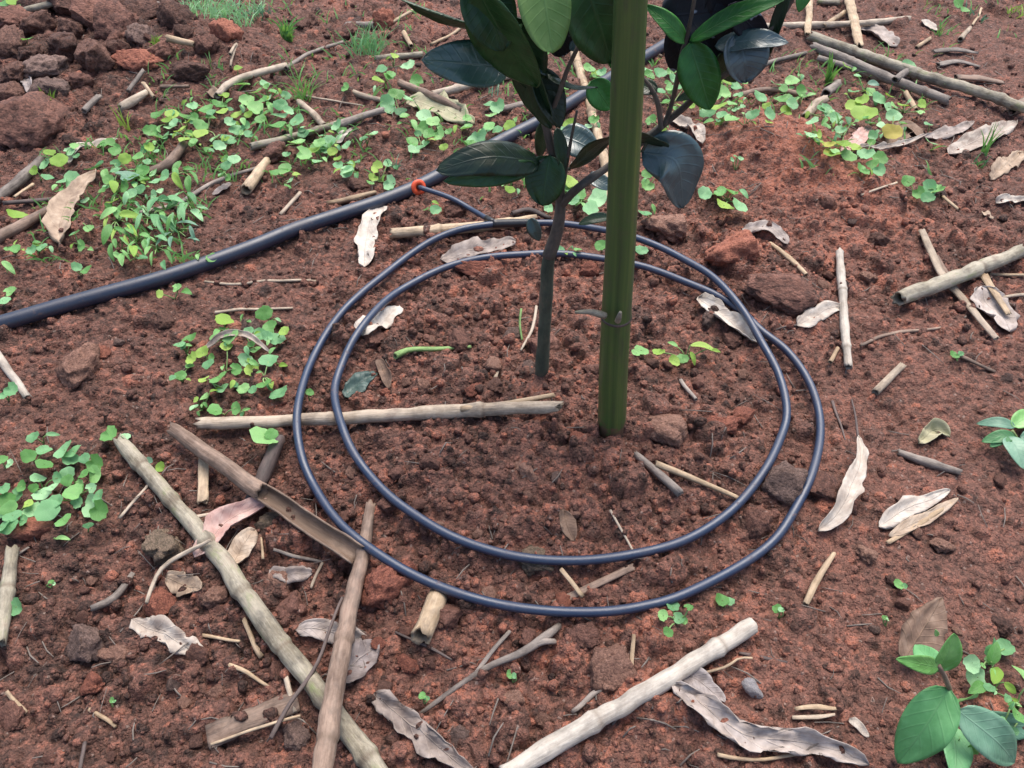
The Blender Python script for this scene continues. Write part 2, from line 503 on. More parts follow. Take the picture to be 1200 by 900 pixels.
M_SOIL = soil_mat('soil')
M_CRUMB = soil_mat('soil_crumb')
CLOD = {
    'red': lump_mat('clod_red', [(.2, (.13, .046, .032)), (.5, (.28, .100, .066)), (.8, (.42, .165, .105))]),
    'brown': lump_mat('clod_brown', [(.2, (.075, .038, .030)), (.5, (.175, .083, .062)), (.8, (.28, .135, .10))]),
    'dark': lump_mat('clod_dark', [(.2, (.038, .021, .017)), (.5, (.110, .055, .042)), (.8, (.21, .11, .082))]),
    'grey': lump_mat('clod_grey', [(.2, (.065, .042, .036)), (.5, (.16, .102, .085)), (.8, (.26, .17, .14))]),
    'tan': lump_mat('clod_tan', [(.2, (.14, .07, .052)), (.5, (.27, .145, .105)), (.8, (.38, .22, .165))]),
    'green': lump_mat('clod_green', [(.2, (.07, .052, .036)), (.5, (.15, .112, .076)), (.8, (.25, .175, .125))]),
    'pebble': lump_mat('pebble', [(.2, (.18, .17, .17)), (.5, (.32, .30, .31)), (.8, (.45, .42, .42))], .6, .1),
}
STALK = {
    'pale': stalk_mat('stalk_pale', (.16, .12, .085), (.36, .28, .20), (.56, .47, .37)),
    'white': stalk_mat('stalk_white', (.20, .165, .135), (.42, .37, .31), (.60, .55, .48), (.13, .12, .11), .5),
    'straw': stalk_mat('stalk_straw', (.17, .11, .06), (.38, .27, .165), (.58, .45, .31)),
    'brown': stalk_mat('stalk_brown', (.06, .038, .027), (.19, .12, .085), (.36, .26, .20)),
    'dark': stalk_mat('stalk_dark', (.022, .016, .015), (.065, .046, .042), (.15, .11, .10)),
    'grey': stalk_mat('stalk_grey', (.07, .055, .047), (.19, .155, .13), (.37, .32, .28)),
    'mossy': stalk_mat('stalk_mossy', (.09, .075, .05), (.27, .23, .165), (.47, .43, .34), (.05, .045, .04), .6, (.17, .20, .075)),
    'green': stalk_mat('stalk_green', (.07, .14, .035), (.17, .30, .09), (.3, .44, .17), (.1, .12, .05), .3),
}
DEAD = {
    'white': leaf_mat('dry_leaf_white', [(.27, .21, .175), (.46, .40, .345), (.64, .59, .53)], .75, .12, (.62, .55, .48), .5, ((.26, .19, .15), 60, .64), True, (.5, .4, .3)),
    'lilac': leaf_mat('dry_leaf_lilac', [(.17, .135, .12), (.33, .275, .245), (.52, .455, .42)], .75, .12, (.5, .42, .36), .5, ((.17, .125, .105), 70, .62), True, (.5, .4, .3)),
    'tan': leaf_mat('dry_leaf_tan', [(.20, .14, .10), (.40, .30, .22), (.56, .46, .36)], .8, .12, (.5, .38, .26), .4, ((.12, .08, .06), 80, .64), True, (.5, .35, .2)),
    'pink': leaf_mat('dry_leaf_pink', [(.24, .13, .12), (.42, .25, .22), (.58, .42, .37)], .75, .12, (.55, .42, .34), .4, ((.15, .07, .06), 80, .66), True, (.5, .3, .2)),
    'brown': leaf_mat('dry_leaf_brown', [(.07, .043, .032), (.16, .10, .07), (.28, .20, .15)], .8, .05, (.3, .2, .13), .4, None, True, (.3, .2, .1)),
    'grey': leaf_mat('dry_leaf_grey', [(.12, .095, .09), (.25, .21, .20), (.40, .36, .35)], .8, .08, (.35, .3, .27), .4, ((.09, .07, .06), 90, .62), True, (.4, .3, .2)),
    'olive': leaf_mat('dry_leaf_olive', [(.17, .18, .10), (.30, .30, .18), (.44, .40, .27)], .7, .15, (.45, .45, .3), .4, ((.2, .16, .10), 60, .62), True, (.4, .4, .2)),
    'teal': leaf_mat('wilted_leaf_teal', [(.025, .045, .04), (.045, .085, .075), (.09, .14, .12)], .5, .08, (.12, .18, .15), .4, None, True, (.2, .3, .1)),
}
WEED = {
    'fresh': leaf_mat('weed_fresh', [(.09, .25, .06), (.16, .39, .115), (.32, .58, .22)], .3, .3, (.28, .48, .22), .35, None, False, (.35, .65, .10), .35, None, 5),
    'mint': leaf_mat('weed_mint', [(.13, .33, .14), (.21, .46, .21), (.40, .67, .37)], .3, .3, (.32, .55, .32), .3, None, False, (.3, .6, .15), .4, None, 5),
    'lime': leaf_mat('weed_lime', [(.16, .30, .04), (.24, .42, .07), (.36, .52, .12)], .55, .3, (.4, .5, .2), .3, None, False, (.5, .7, .1), .35, None, 5),
    'broad': leaf_mat('weed_broad', [(.11, .33, .12), (.17, .44, .18), (.24, .53, .25)], .5, .35, (.16, .36, .16), .45, None, False, (.3, .6, .12), .5, None, 6),
    'deep': leaf_mat('weed_deep', [(.035, .13, .045), (.07, .22, .08), (.12, .31, .13)], .45, .2, (.16, .33, .16), .4, None, False, (.2, .5, .1), .45, None, 7),
    'blue': leaf_mat('weed_blue', [(.09, .21, .14), (.15, .30, .20), (.23, .40, .28)], .42, .25, (.2, .32, .25), .4, None, False, (.2, .4, .15), .5, None, 8),
    'yellow': leaf_mat('weed_yellow', [(.25, .28, .05), (.38, .40, .08), (.45, .30, .08)], .6, .25, (.45, .45, .2), .3, None, False, (.6, .6, .1), .35, None, 5),
}
M_STEM = STALK['green']
PALE_SPOT = (.45, .5, .5)
CIT = {
    'forest': leaf_mat('citrus_forest', [(.012, .045, .012), (.022, .078, .020), (.04, .12, .032)], .42, .1, (.06, .15, .05), .3, None, False, (.15, .4, .04), .45, (.05, .12, .035), 10),
    'dark': leaf_mat('citrus_dark', [(.008, .022, .010), (.014, .038, .015), (.025, .062, .022)], .40, .06, (.03, .075, .03), .15, None, False, (.12, .3, .03), .5, (.035, .085, .028), 10, 0),
    'blue': leaf_mat('citrus_blue', [(.012, .038, .030), (.019, .056, .043), (.035, .085, .062)], .33, .04, (.05, .12, .08), .35, (PALE_SPOT, 170, .80), False, (.12, .3, .05), .8, (.04, .08, .04), 10, .25),
    'skylit': leaf_mat('citrus_skylit', [(.022, .050, .054), (.035, .072, .077), (.055, .10, .105)], .36, .04, (.08, .13, .13), .3, None, False, (.12, .3, .08), .9, (.04, .08, .04), 10, .4),  # bluish blade colour carries the sky reflected on the leaf tops
    'mid': leaf_mat('citrus_mid', [(.022, .12, .022), (.04, .19, .034), (.07, .26, .055)], .42, .18, (.12, .26, .09), .55, None, False, (.2, .55, .05), .45, (.05, .16, .04), 9),
    'light': leaf_mat('citrus_light', [(.11, .22, .06), (.16, .29, .085), (.22, .36, .12)], .5, .25, (.25, .45, .16), .4, None, False, (.35, .7, .1), .4, (.15, .32, .08), 9),
    'shaded': leaf_mat('citrus_shaded', [(.002, .004, .010), (.004, .007, .015), (.008, .013, .022)], .6, .0, (.02, .03, .05), .2, ((.30, .36, .46), 90, .63), False, (.1, .2, .1), .4, (.01, .02, .03), 9),  # leaves in shadow: the shade is put into the near-black blade colour
}
def plain(name, c, rough=.5, spec=.5, nz=.3, sc=80, bumpd=.0003, metal=0):
    m, t, b, o = nmat(name)
    tc = N(t, 'ShaderNodeTexCoord').outputs['Object']
    n = noise(t, tc, sc, 5, .65)
    c2 = tuple(min(1, x * (1 + nz) + .01 * nz) for x in c); c1 = tuple(x * (1 - nz) for x in c)
    t.links.new(ramp(t, n, [(.3, c1), (.7, c2)]).outputs[0], b.inputs['Base Color'])
    b.inputs['Roughness'].default_value = rough
    b.inputs['Specular IOR Level'].default_value = spec
    bump(t, n, bumpd, .6, b)
    return m
def pipe_mat(name, base, dust, dfac):
    m, t, b, o = nmat(name)
    tc = N(t, 'ShaderNodeTexCoord').outputs['Object']
    n = noise(t, tc, 45, 6, .7); n2 = noise(t, tc, 700, 3, .7)
    f = math_(t, 'MULTIPLY_ADD', math_(t, 'SUBTRACT', n2, .5), .5, n)
    k = ramp(t, f, [(.42, (0, 0, 0)), (.75, (1, 1, 1))]).outputs[0]
    t.links.new(mixc(t, math_(t, 'MULTIPLY', k, dfac), base, dust), b.inputs['Base Color'])
    mp_ = noise(t, tc, 120, 5, .75)
    k3 = ramp(t, mp_, [(.60, (0, 0, 0)), (.68, (1, 1, 1))]).outputs[0]
    c_ = mixc(t, math_(t, 'MULTIPLY', k, dfac), base, dust)
    t.links.new(mixc(t, math_(t, 'MULTIPLY', k3, .40), c_, (.15, .08, .06)), b.inputs['Base Color'])
    t.links.new(math_(t, 'ADD', math_(t, 'MULTIPLY_ADD', n, .35, .28), math_(t, 'MULTIPLY', k3, .3)), b.inputs['Roughness'])
    b.inputs['Specular IOR Level'].default_value = .75
    bump(t, n2, .0002, .5, b)
    return m
M_PIPE = pipe_mat('black_pe_pipe', (.008, .016, .038), (.09, .065, .06), .22)  # black plastic, with the blue of the reflected sky mixed into the base
M_TUBE = pipe_mat('black_pe_tube', (.010, .024, .060), (.10, .08, .085), .18)  # base colour also holds the bluish sky reflection of the black tube
M_SLEEVE = plain('black_fitting', (.012, .012, .015), .4, .5)
M_ORANGE = plain('orange_rubber', (.62, .075, .025), .5, .4, .25, 300)
M_BARK = stalk_mat('citrus_bark', (.035, .028, .024), (.088, .071, .059), (.17, .145, .12), (.02, .025, .018), .5)
M_BARKG = stalk_mat('citrus_green_bark', (.028, .040, .028), (.058, .074, .05), (.11, .12, .085), (.03, .03, .025), .6)

# ------------------------------------------------------------------ the ground
ny, nx = GZ.shape
idx = np.arange(ny * nx).reshape(ny, nx)
F = np.stack([idx[:-1, :-1], idx[:-1, 1:], idx[1:, 1:], idx[1:, :-1]], -1).reshape(-1, 4)
V = np.stack([GX, GY, GZ], -1).reshape(-1, 3)
tag(link('ground', mesh('ground', V, F, M_SOIL, {'tint': TINT.ravel()})), 'crumbly red brown garden soil', None, None, 'structure')

def ico(sub):
    import bmesh
    bm = bmesh.new(); bmesh.ops.create_icosphere(bm, subdivisions=sub, radius=1.0)
    V = np.array([v.co[:] for v in bm.verts]); F = np.array([[v.index for v in f.verts] for f in bm.faces]); bm.free()
    return V, F
def vn3(P, s, seed):
    return (vn(P[:, 0] + P[:, 2] * .7, P[:, 1] - P[:, 2] * .4, s, seed) + vn(P[:, 2] + P[:, 1] * .6, P[:, 0] * 1.1, s, seed + 1)) 
def lumpV(V, seed, rough=.5, facet=7):
    P = V.copy(); rs = np.random.RandomState(seed)
    P = P * (1 + rough * .45 * vn3(V, 1.1, seed)[:, None] + rough * .35 * vn3(V, .45, seed + 5)[:, None] + rough * .18 * vn3(V, .18, seed + 9)[:, None])
    for _ in range(facet):               # flattened faces, as broken earth has
        n = rs.normal(size=3); n /= np.linalg.norm(n); d = rs.uniform(.62, .85)
        k = P @ n; o = np.clip(k - d, 0, None)
        P = P - np.outer(o * .8, n)
    if len(V) > 100:                     # crumbs stuck to the broken faces
        P = P * (1 + rough * .20 * np.abs(vn3(V, .16, seed + 11))[:, None] + rough * .12 * vn3(V, .08, seed + 13)[:, None])
    return P

# loose crumbs of soil lying on the sheet: far too many to count
def crumbs():
    V1, F1 = ico(1); V2, F2 = ico(2)
    VV = []; FF = []; TT = []; n = 0
    lo = [lumpV(V1, 100 + i, .7, 4) for i in range(8)]; hi = [lumpV(V2, 200 + i, .8, 6) for i in range(8)]
    cnt = 0
    while cnt < 12500:
        x = NR.uniform(-.95, .95); y = NR.uniform(-.38, .92)
        if abs(x) > .44 + (y + .35) * .47 + .05: continue
        d = (y + .55)
        if y > .3 and NR.rand() < .65: continue
        if NR.rand() > LOOSE[min(np.searchsorted(YS, y), len(YS) - 1), min(np.searchsorted(XS, x), len(XS) - 1)] * 1.0 - .05: continue
        cnt += 1
        big = NR.rand() < .09
        r = NR.uniform(.003, .0058) if big else .0009 + .0024 * NR.rand() ** 1.8
        P = (hi if big else lo)[NR.randint(8)].copy()
        e = Euler((NR.rand() * 6, NR.rand() * 6, NR.rand() * 6)).to_matrix(); P = P @ np.array(e)
        P = P * r * NR.uniform(.75, 1.2, 3) + np.array((x, y, hfull(x, y) + r * .25))
        VV.append(P); FF.append((F2 if big else F1) + n); n += len(P)
        TT.append(np.full(len(P), np.clip(NR.normal(.02, .17) + TINT[min(np.searchsorted(YS, y), len(YS) - 1), min(np.searchsorted(XS, x), len(XS) - 1)], .08, 1)))
    me = mesh('soil_crumbs', np.concatenate(VV), np.concatenate(FF), M_SOIL, {'tint': np.concatenate(TT)})
    tag(link('soil_crumbs', me), 'loose crumbs of red brown soil scattered over the whole plot', 'soil crumbs', None, 'stuff')
crumbs()

ORD = ['first', 'second', 'third', 'fourth', 'fifth', 'sixth', 'seventh', 'eighth', 'ninth', 'tenth', 'eleventh', 'twelfth', 'thirteenth', 'fourteenth',
       'fifteenth', 'sixteenth', 'seventeenth', 'eighteenth', 'nineteenth', 'twentieth', 'twenty-first', 'twenty-second', 'twenty-third', 'twenty-fourth',
       'twenty-fifth', 'twenty-sixth', 'twenty-seventh', 'twenty-eighth']

# ------------------------------------------------------------------ clods and stones
V3, F3 = ico(3); V4, F4 = ico(4)
CLM = {}
def clod_mesh(color, k, big):
    key = (color, k, big)
    if key not in CLM:
        V, Fc = (V4, F4) if big else (V3, F3)
        rough = .28 if color == 'pebble' else 1.0
        CLM[key] = mesh('clod', lumpV(V, 300 + k, rough, 4), Fc, CLOD[color])
    return CLM[key]
def clod(px, py, rx, ry, color, label, cat='clod', group=None, name='soil_clod', sink=.35):
    if 'under the front of the inner loop' in label: sink = .62
    p = G(px, py)
    m = mpp(p)
    hx = rx * m; hz = ry * m * 1.0
    # screen height of an ellipsoid seen 47 degrees from above mixes its depth and height
    o = link(name, clod_mesh(color, R.randrange(7), max(rx, ry) > 10), None)
    o.scale = (hx, hx * R.uniform(.75, .95) if ry > rx * .7 else hz * 1.1, hz * .85)
    z0 = float(gmac(p[0], p[1]))
    o.location = (p[0], p[1] , z0 + o.scale[2] * (1 - sink * 1.7))
    o.rotation_euler = (R.uniform(-.3, .3), R.uniform(-.3, .3), R.uniform(0, 6.28) if abs(rx - ry) < 6 else R.uniform(-.3, .3))
    return tag(o, label, cat, group)
PILE = 'dark clods heaped in the upper left corner'
pile = [(48, 12, 20, 14, 'dark', 'dark clod at the top edge just right of the green stick'), (82, 14, 20, 16, 'dark', 'round dark clod on the top edge, upper row of the heap'),
        (112, 28, 24, 18, 'brown', 'rusty brown clod in the upper middle of the heap'), (136, 38, 23, 21, 'brown', 'large brown clod with a rounded top right of the heap centre'),
        (112, 8, 22, 12, 'dark', 'dark flat clod cut by the top edge above the rusty clod'), (150, 8, 20, 14, 'dark', 'black clod at the top edge, second from the right end of the heap'),
        (172, 22, 20, 14, 'dark', 'wide dark clod at the upper right of the heap'), (207, 28, 19, 15, 'dark', 'purplish grey clod at the right end of the heap'),
        (164, 47, 15, 13, 'grey', 'grey round clod below the wide dark clod'), (160, 74, 22, 12, 'red', 'low red brick coloured clod right below the heap'),
        (112, 76, 19, 21, 'dark', 'tall grey brown clod at the lower front of the heap'), (78, 60, 20, 15, 'dark', 'dark clod in the middle of the heap under the rusty one'),
        (54, 86, 24, 15, 'grey', 'flat grey stone in the left of the heap'), (62, 112, 24, 13, 'grey', 'grey flat stone at the foot of the heap above the big brown block'),
        (20, 30, 22, 16, 'brown', 'brown clod at the left edge below the green stick'), (48, 36, 18, 14, 'dark', 'dark clod between the left edge and the heap centre'),
        (14, 60, 20, 14, 'dark', 'dark clod at the left edge in the middle of the heap'), (20, 92, 18, 13, 'dark', 'small dark clod at the left edge above the big block'),
        (28, 152, 38, 27, 'brown', 'big smooth reddish brown block of earth at the left edge'), (12, 116, 18, 12, 'dark', 'dark clod wedged behind the big brown block'),
        (92, 100, 13, 10, 'brown', 'small brown clod in front of the tall grey brown clod'), (190, 62, 14, 10, 'brown', 'brown clod right of the grey round clod'),
        (240, 58, 13, 12, 'brown', 'brown clod on the low mound beside the heap'), (265, 44, 15, 13, 'red', 'orange red clod on the low mound under the grey green moss'),
        (225, 86, 22, 10, 'dark', 'flat dark clod at the foot of the low mound'), (88, 40, 14, 12, 'dark', 'small black clod left of the rusty brown clod'),
        (138, 62, 13, 10, 'dark', 'small dark clod under the large brown clod'), (35, 70, 15, 11, 'dark', 'small dark clod left of the flat grey stone'),
        (190, 8, 16, 10, 'dark', 'dark clod at the top edge near the brown stick'), (360, 28, 15, 10, 'dark', 'dark clod right of the bright green grass tuft')]
for a in pile:
    clod(a[0], a[1], a[2] * 1.05, a[3] * 1.2, a[4], a[5], 'stone' if 'stone' in a[5] else 'clod', PILE if a[0] < 215 else None)
pile2 = []
for k in range(26):
    px, py = R.uniform(0, 235), R.uniform(0, 120)
    if py > 118 - px * .35: continue
    pile2.append((px, py, R.uniform(7, 12)))
for i, (px, py, r_) in enumerate(sorted(pile2)):
    clod(px, py, r_, r_ * .9, R.choice(['dark', 'dark', 'brown', 'brown']), 'small clod in a gap of the upper left heap, %s from the left' % ORD[i], 'clod', 'small clods in the gaps of the upper left heap')
single = [(94, 440, 24, 22, 'tan', 'oval reddish tan stone alone on the soil below the black pipe'), (119, 418, 11, 10, 'red', 'small orange red clod touching the oval tan stone'),
          (324, 186, 14, 14, 'brown', 'round reddish clod under the leaves behind the pipe at upper left'), (451, 28, 12, 15, 'red', 'upright reddish stone near the short stick at the top'),
          (419, 218, 12, 8, 'dark', 'blackish lump just behind the black pipe left of the orange fitting'), (532, 248, 14, 11, 'brown', 'dull brown clod between the feeder tube and the pale stalk'),
          (781, 270, 24, 18, 'tan', 'brown stone with a pale top right of the stake behind the coil'), (858, 300, 29, 24, 'red', 'bright red clod of earth outside the coil at upper right'),
          (912, 346, 40, 24, 'brown', 'broad dark brown lump of earth below the bright red clod'), (782, 506, 26, 18, 'tan', 'flat brown stone to the right of the foot of the stake'),
          (842, 502, 24, 16, 'red', 'salmon red clod near the right side of the inner loop'), (626, 656, 25, 16, 'green', 'greenish grey stone under the front of the inner loop'),
          (450, 695, 30, 30, 'red', 'large orange red clod in front of the coil beside the leaning stalk'), (714, 790, 27, 22, 'tan', 'reddish brown pyramid shaped stone near the long pale pole'),
          (684, 750, 21, 20, 'brown', 'brown stone behind the pyramid shaped stone'), (916, 572, 24, 23, 'grey', 'grey brown round stone between the two loops at lower right'),
          (962, 574, 20, 15, 'brown', 'brown clod just outside the coil at lower right'), (884, 618, 17, 22, 'brown', 'upright reddish clod between the loops at lower right'),
          (42, 620, 26, 16, 'red', 'smooth orange brown stone under the round leaved weed at left'), (104, 757, 22, 22, 'grey', 'squarish grey stone at lower left'),
          (140, 770, 19, 11, 'tan', 'flat tan stone right of the squarish grey stone'), (112, 805, 14, 12, 'red', 'rust red clod below the flat tan stone'),
          (190, 642, 24, 20, 'green', 'dull green grey stone left of the long mossy stalk'), (188, 712, 18, 14, 'red', 'reddish clod behind the shredded white husk'),
          (256, 702, 17, 16, 'tan', 'ochre clod left of the mossy stalk at lower left'), (324, 690, 18, 13, 'tan', 'pinkish clod by the pale dry leaf right of the mossy stalk'),
          (342, 714, 19, 15, 'brown', 'brown clod below the pinkish clod'), (318, 616, 16, 15, 'green', 'dull grey clod behind the split stalk'),
          (477, 778, 12, 8, 'red', 'flat orange clod in front of the short stalk piece'), (552, 685, 7, 7, 'red', 'tiny bright orange clod between the loops in front'),
          (545, 821, 8, 7, 'red', 'small brick red pebble below the forked twig'), (969, 240, 10, 10, 'brown', 'round brown pebble on the red mound at right'),
          (1014, 653, 12, 10, 'tan', 'pinkish pebble right of the coil in front'), (882, 808, 14, 9, 'pebble', 'smooth grey pebble beside the large crumpled leaf'),
          (870, 490, 14, 9, 'red', 'salmon clod touching the inner loop at right'), (572, 700, 13, 10, 'tan', 'tan clod half under the outer loop in front'),
          (523, 725, 19, 16, 'brown', 'reddish brown clod just in front of the outer loop'), (640, 408, 20, 16, 'brown', 'brown clod at the foot of the sapling'),
          (350, 868, 17, 14, 'grey', 'grey brown stone left of the leaning stalk at the bottom'), (700, 440, 18, 12, 'brown', 'brown clod left of the stake foot'),
          (620, 748, 12, 12, 'brown', 'dark brown clod under the forked end of the twig'), (1100, 640, 12, 8, 'tan', 'small pale stone at the right of the plot'),
          (232, 770, 14, 11, 'brown', 'brown clod below the shredded white husk'), (20, 838, 17, 12, 'brown', 'rusty brown clod at the left edge near the bottom'),
          (620, 555, 15, 11, 'tan', 'reddish tan clod in the middle of the coil'), (505, 545, 12, 11, 'brown', 'brown clod inside the coil below the horizontal stalk'),
          (585, 560, 14, 11, 'brown', 'brown round clod left of the reddish tan clod inside the coil'), (677, 520, 11, 9, 'red', 'orange clod between the stalk end and the stake foot'),
          (540, 405, 15, 12, 'brown', 'brown clod behind the green twig inside the coil'), (440, 400, 12, 10, 'brown', 'dark clod beside the inner loop at left'),
          (690, 318, 13, 9, 'red', 'bright red lump between the sapling and the stake'), (565, 318, 30, 13, 'red', 'broad red lump just inside the top of the inner loop'),
          (410, 40, 14, 9, 'brown', 'brown lump by the grass at the top of the plot'), (268, 608, 14, 11, 'brown', 'brown clod behind the pink leaf'),
          (300, 640, 13, 10, 'tan', 'ochre clod touching the split stalk')]
for a in single:
    clod(*a[:5], a[5], 'stone' if 'stone' in a[5] else ('pebble' if 'pebble' in a[5] else 'clod'), None, 'stone' if 'stone' in a[5] else 'soil_clod')

# small lumps, zone by zone; told apart by their order from the left
used = [(a[0], a[1], max(a[2], a[3])) for a in pile + single]
zones = [((400, 500, 500, 640), 12, 'inside the coil at its front left'), ((500, 500, 680, 640), 18, 'inside the coil in front of the sapling'),
         ((690, 520, 880, 630), 13, 'inside the coil in front of the stake'), ((430, 330, 620, 470), 14, 'inside the coil left of the sapling'),
         ((760, 350, 890, 480), 9, 'inside the coil right of the stake'), ((560, 660, 800, 850), 14, 'between coil and long pale pole'),
         ((430, 740, 620, 890), 12, 'around the forked twig in front'), ((20, 680, 160, 890), 14, 'in the lower left corner'),
         ((170, 780, 330, 890), 10, 'left of the bark strip at the bottom'), ((980, 560, 1180, 740), 9, 'at the right side of the plot'),
         ((20, 360, 330, 500), 8, 'below the black pipe at left'), ((800, 240, 1040, 360), 7, 'on the red mound at right')]
for (x0, y0, x1, y1), n, where in zones:
    spots = []
    for _ in range(400):
        if len(spots) == n: break
        px, py = R.uniform(x0, x1), R.uniform(y0, y1)
        rr = 5.5 + 7 * R.random() ** 2
        if all(math.hypot(px - u, py - v) > (q + rr) * 1.0 for u, v, q in used):
            spots.append((px, py, rr)); used.append((px, py, rr))
    for i, (px, py, rr) in enumerate(sorted(spots)):
        c = R.choice(['brown', 'brown', 'brown', 'brown', 'tan', 'red', 'dark', 'tan', 'brown', 'grey'])
        word = {'brown': 'brown', 'red': 'orange red', 'dark': 'dark', 'tan': 'tan', 'grey': 'greyish'}[c]
        clod(px, py, rr, rr * R.uniform(.7, 1), c, '%s %s lump, %s from left %s' % ('small' if rr < 9 else 'middling', word, ORD[i], where),
             'clod', 'small soil lumps ' + where)

# ------------------------------------------------------------------ stalks and twigs lying on the soil
def stalk(pts, wpx, kind, label, name='dry_stalk', cat='stalk', lift=0.0, nodes=0, hollow=True, jag=.5, group=None, sag=.55, split=None, squash=1.0, forks=None, h0=0, h1=0):
    P0 = [G(a, b) for a, b in pts]
    if not isinstance(wpx, (list, tuple)): wpx = [wpx, wpx]
    rad0 = [q * .46 * mpp(P0[int(round(i * (len(P0) - 1) / (len(wpx) - 1)))]) for i, q in enumerate(wpx)]
    L = sum(np.linalg.norm(P0[i + 1] - P0[i]) for i in range(len(P0) - 1))
    n = int(min(150, max(8, L / (.003 if nodes else .006))))
    Q, rr = resample(P0, n, rad0)
    g = np.array([hmax(q[0], q[1], r * .6) for q, r in zip(Q, rr)])
    # a stiff stalk rests on the high spots
    deg = 1 if len(pts) < 4 else 2
    t = np.linspace(0, 1, n)
    c = np.polyfit(t, g, deg); z = np.polyval(c, t); res = g - z
    z = z + np.quantile(res, .75) + rr * (1 - sag) + lift + h0 * (1 - t) + h1 * t
    # objects lifted towards the camera keep their place in the picture
    for i in range(n):
        q = Q[i]; d = q - np.array(CAM); s = (z[i] - CAM.z) / d[2]
        Q[i] = np.array(CAM) + d * s
    sd = R.randrange(1000)
    if rr.mean() > .0022:
        Q = Q + np.stack([vn(t * L, t * 0 + sd, .03, 21), vn(t * L, t * 0 + sd, .03, 22), t * 0], -1) * rr.mean() * .25
    else:
        Q = Q + np.stack([vn(t * L, t * 0 + sd, .02, 21), vn(t * L, t * 0 + sd, .02, 22), .4 * vn(t * L, t * 0, .02, 25)], -1) * rr.mean() * 1.6
    end = np.zeros(n)
    if nodes:
        S = t * L
        for k in range(nodes):
            s = L * (k + .6 + R.uniform(-.12, .12)) / nodes
            rr = rr * (1 + .15 * np.exp(-((S - s) / (rr.mean() * .55)) ** 2) - .06 * np.exp(-((S - s - rr.mean() * .9) / (rr.mean() * .4)) ** 2))
            end = np.maximum(end, .75 * np.exp(-((S - s - rr.mean() * .7) / (rr.mean() * .32)) ** 2))
    sides = 14 if rr.mean() > .003 else 7
    OBST.append((Q.copy(), rr.copy()))
    base = Q[0].copy()
    parts = []
    if split:
        k = int(n * split)
        parts.append(sweep(Q[:k + 1] - base, rr[:k + 1], sides, hollow=.3, jag=rr.mean() * jag, lump=.12, seed=sd))
        parts.append(sweep(Q[k - 1:] - base, rr[k - 1:] * 1.05, 12, arc=(math.pi * .98, math.pi * 2.12), jag=rr.mean() * .8, lump=.1, seed=sd))
    else:
        parts.append(sweep(Q - base, rr, sides, hollow=.28 if hollow and rr.mean() > .0018 else None, jag=rr.mean() * jag, squash=squash, lump=.14, seed=sd, ev=end))
    v, f, at = join(parts)
    o = link(name, mesh(name, v, f, STALK[kind], at), None, base)
    tag(o, label, cat, group)
    for fk in (forks or []):
        a, (ex, ey), w_ = fk
        i = int(a * (n - 1)); e = G(ex, ey, .004)
        mid_ = (Q[i] + e) / 2 + np.array((0, 0, .003))
        q2, r2 = resample([Q[i], mid_, e], 10, [rr[i] * .8, w_ * .5 * mpp(e)])
        v, f, at = sweep(q2 - base, r2, 7, jag=.0004, seed=sd + 1)
        link('fork', mesh('fork', v, f, STALK[kind], at), o)
    return o

S = stalk
OBST = []
S([(140, 517), (200, 585), (258, 655), (300, 715), (345, 775), (400, 845), (450, 915)], [17, 20, 23, 24, 25, 26], 'mossy', 'long mossy pale stalk running from the left down to the bottom edge', lift=.0, nodes=7)
S([(203, 503), (300, 572), (418, 650)], [17, 22, 25], 'brown', 'brown hollow stalk split open like a gutter at its lower half, ending at the coil', lift=.009, split=.5)
S([(233, 497), (400, 490), (530, 482), (655, 476)], [16, 16, 18, 15], 'pale', 'long horizontal dry stalk passing under both loops left of the sapling', lift=.001, nodes=2, jag=.9)
S([(540, 480), (600, 472), (650, 463)], [8, 6], 'straw', 'frayed straw splinter on the right end of the horizontal stalk', cat='splinter', name='straw_splinter', lift=.006)
S([(434, 592), (424, 650), (404, 740), (374, 915)], [13, 17, 22, 27], 'brown', 'purplish brown stalk leaning from the bottom edge up under the outer loop', lift=.000, h1=.030, nodes=3)
S([(590, 908), (740, 820), (882, 732)], [25, 23, 21], 'white', 'thick pale grey pole with a cut end reaching in from the bottom edge', name='dry_pole', cat='pole', lift=.002, nodes=2, jag=.1)
S([(494, 746), (514, 698)], [27, 25], 'straw', 'short thick stalk piece sticking out in front of the outer loop', name='stalk_piece', lift=0)
S([(493, 836), (560, 788), (612, 764), (640, 745), (655, 733)], [6, 8, 10, 13, 9], 'grey', 'curved grey twig with a forked upper end in front of the coil', name='forked_twig', cat='twig', forks=[(.8, (650, 752), 7), (.42, (597, 740), 5)])
S([(648, 708), (742, 664)], [11, 9], 'brown', 'brown split stick between the two loops at the front', cat='stick', squash=.5)
S([(657, 666), (684, 698)], [6, 7], 'straw', 'flat pale straw crossing the brown split stick', name='straw_splinter', cat='straw', squash=.4, lift=.004)
S([(984, 295), (988, 360), (994, 430)], [10, 11, 10], 'white', 'thin pale upright stick right of the coil', name='dry_stick', cat='stick', nodes=2)
S([(1053, 350), (1120, 325), (1198, 294)], [18, 19, 16], 'mossy', 'mossy grey stick lying across dry leaves at the right edge', name='dry_stick', cat='stick', lift=.008, nodes=1)
S([(1080, 270), (1105, 322), (1130, 352), (1168, 397)], [9, 11, 10, 9], 'pale', 'flat pale splinter passing under the mossy stick at right, longest of the bundle', name='straw_splinter', cat='splinter', squash=.5, lift=.001)
S([(1098, 300), (1125, 345), (1150, 378)], [6, 7], 'brown', 'brown splinter beside the longest one under the mossy stick', name='straw_splinter', cat='splinter', squash=.5)
S([(1152, 322), (1182, 368)], [12, 8], 'straw', 'broad straw splinter below the right end of the mossy stick', name='straw_splinter', cat='splinter', squash=.4, lift=.003)
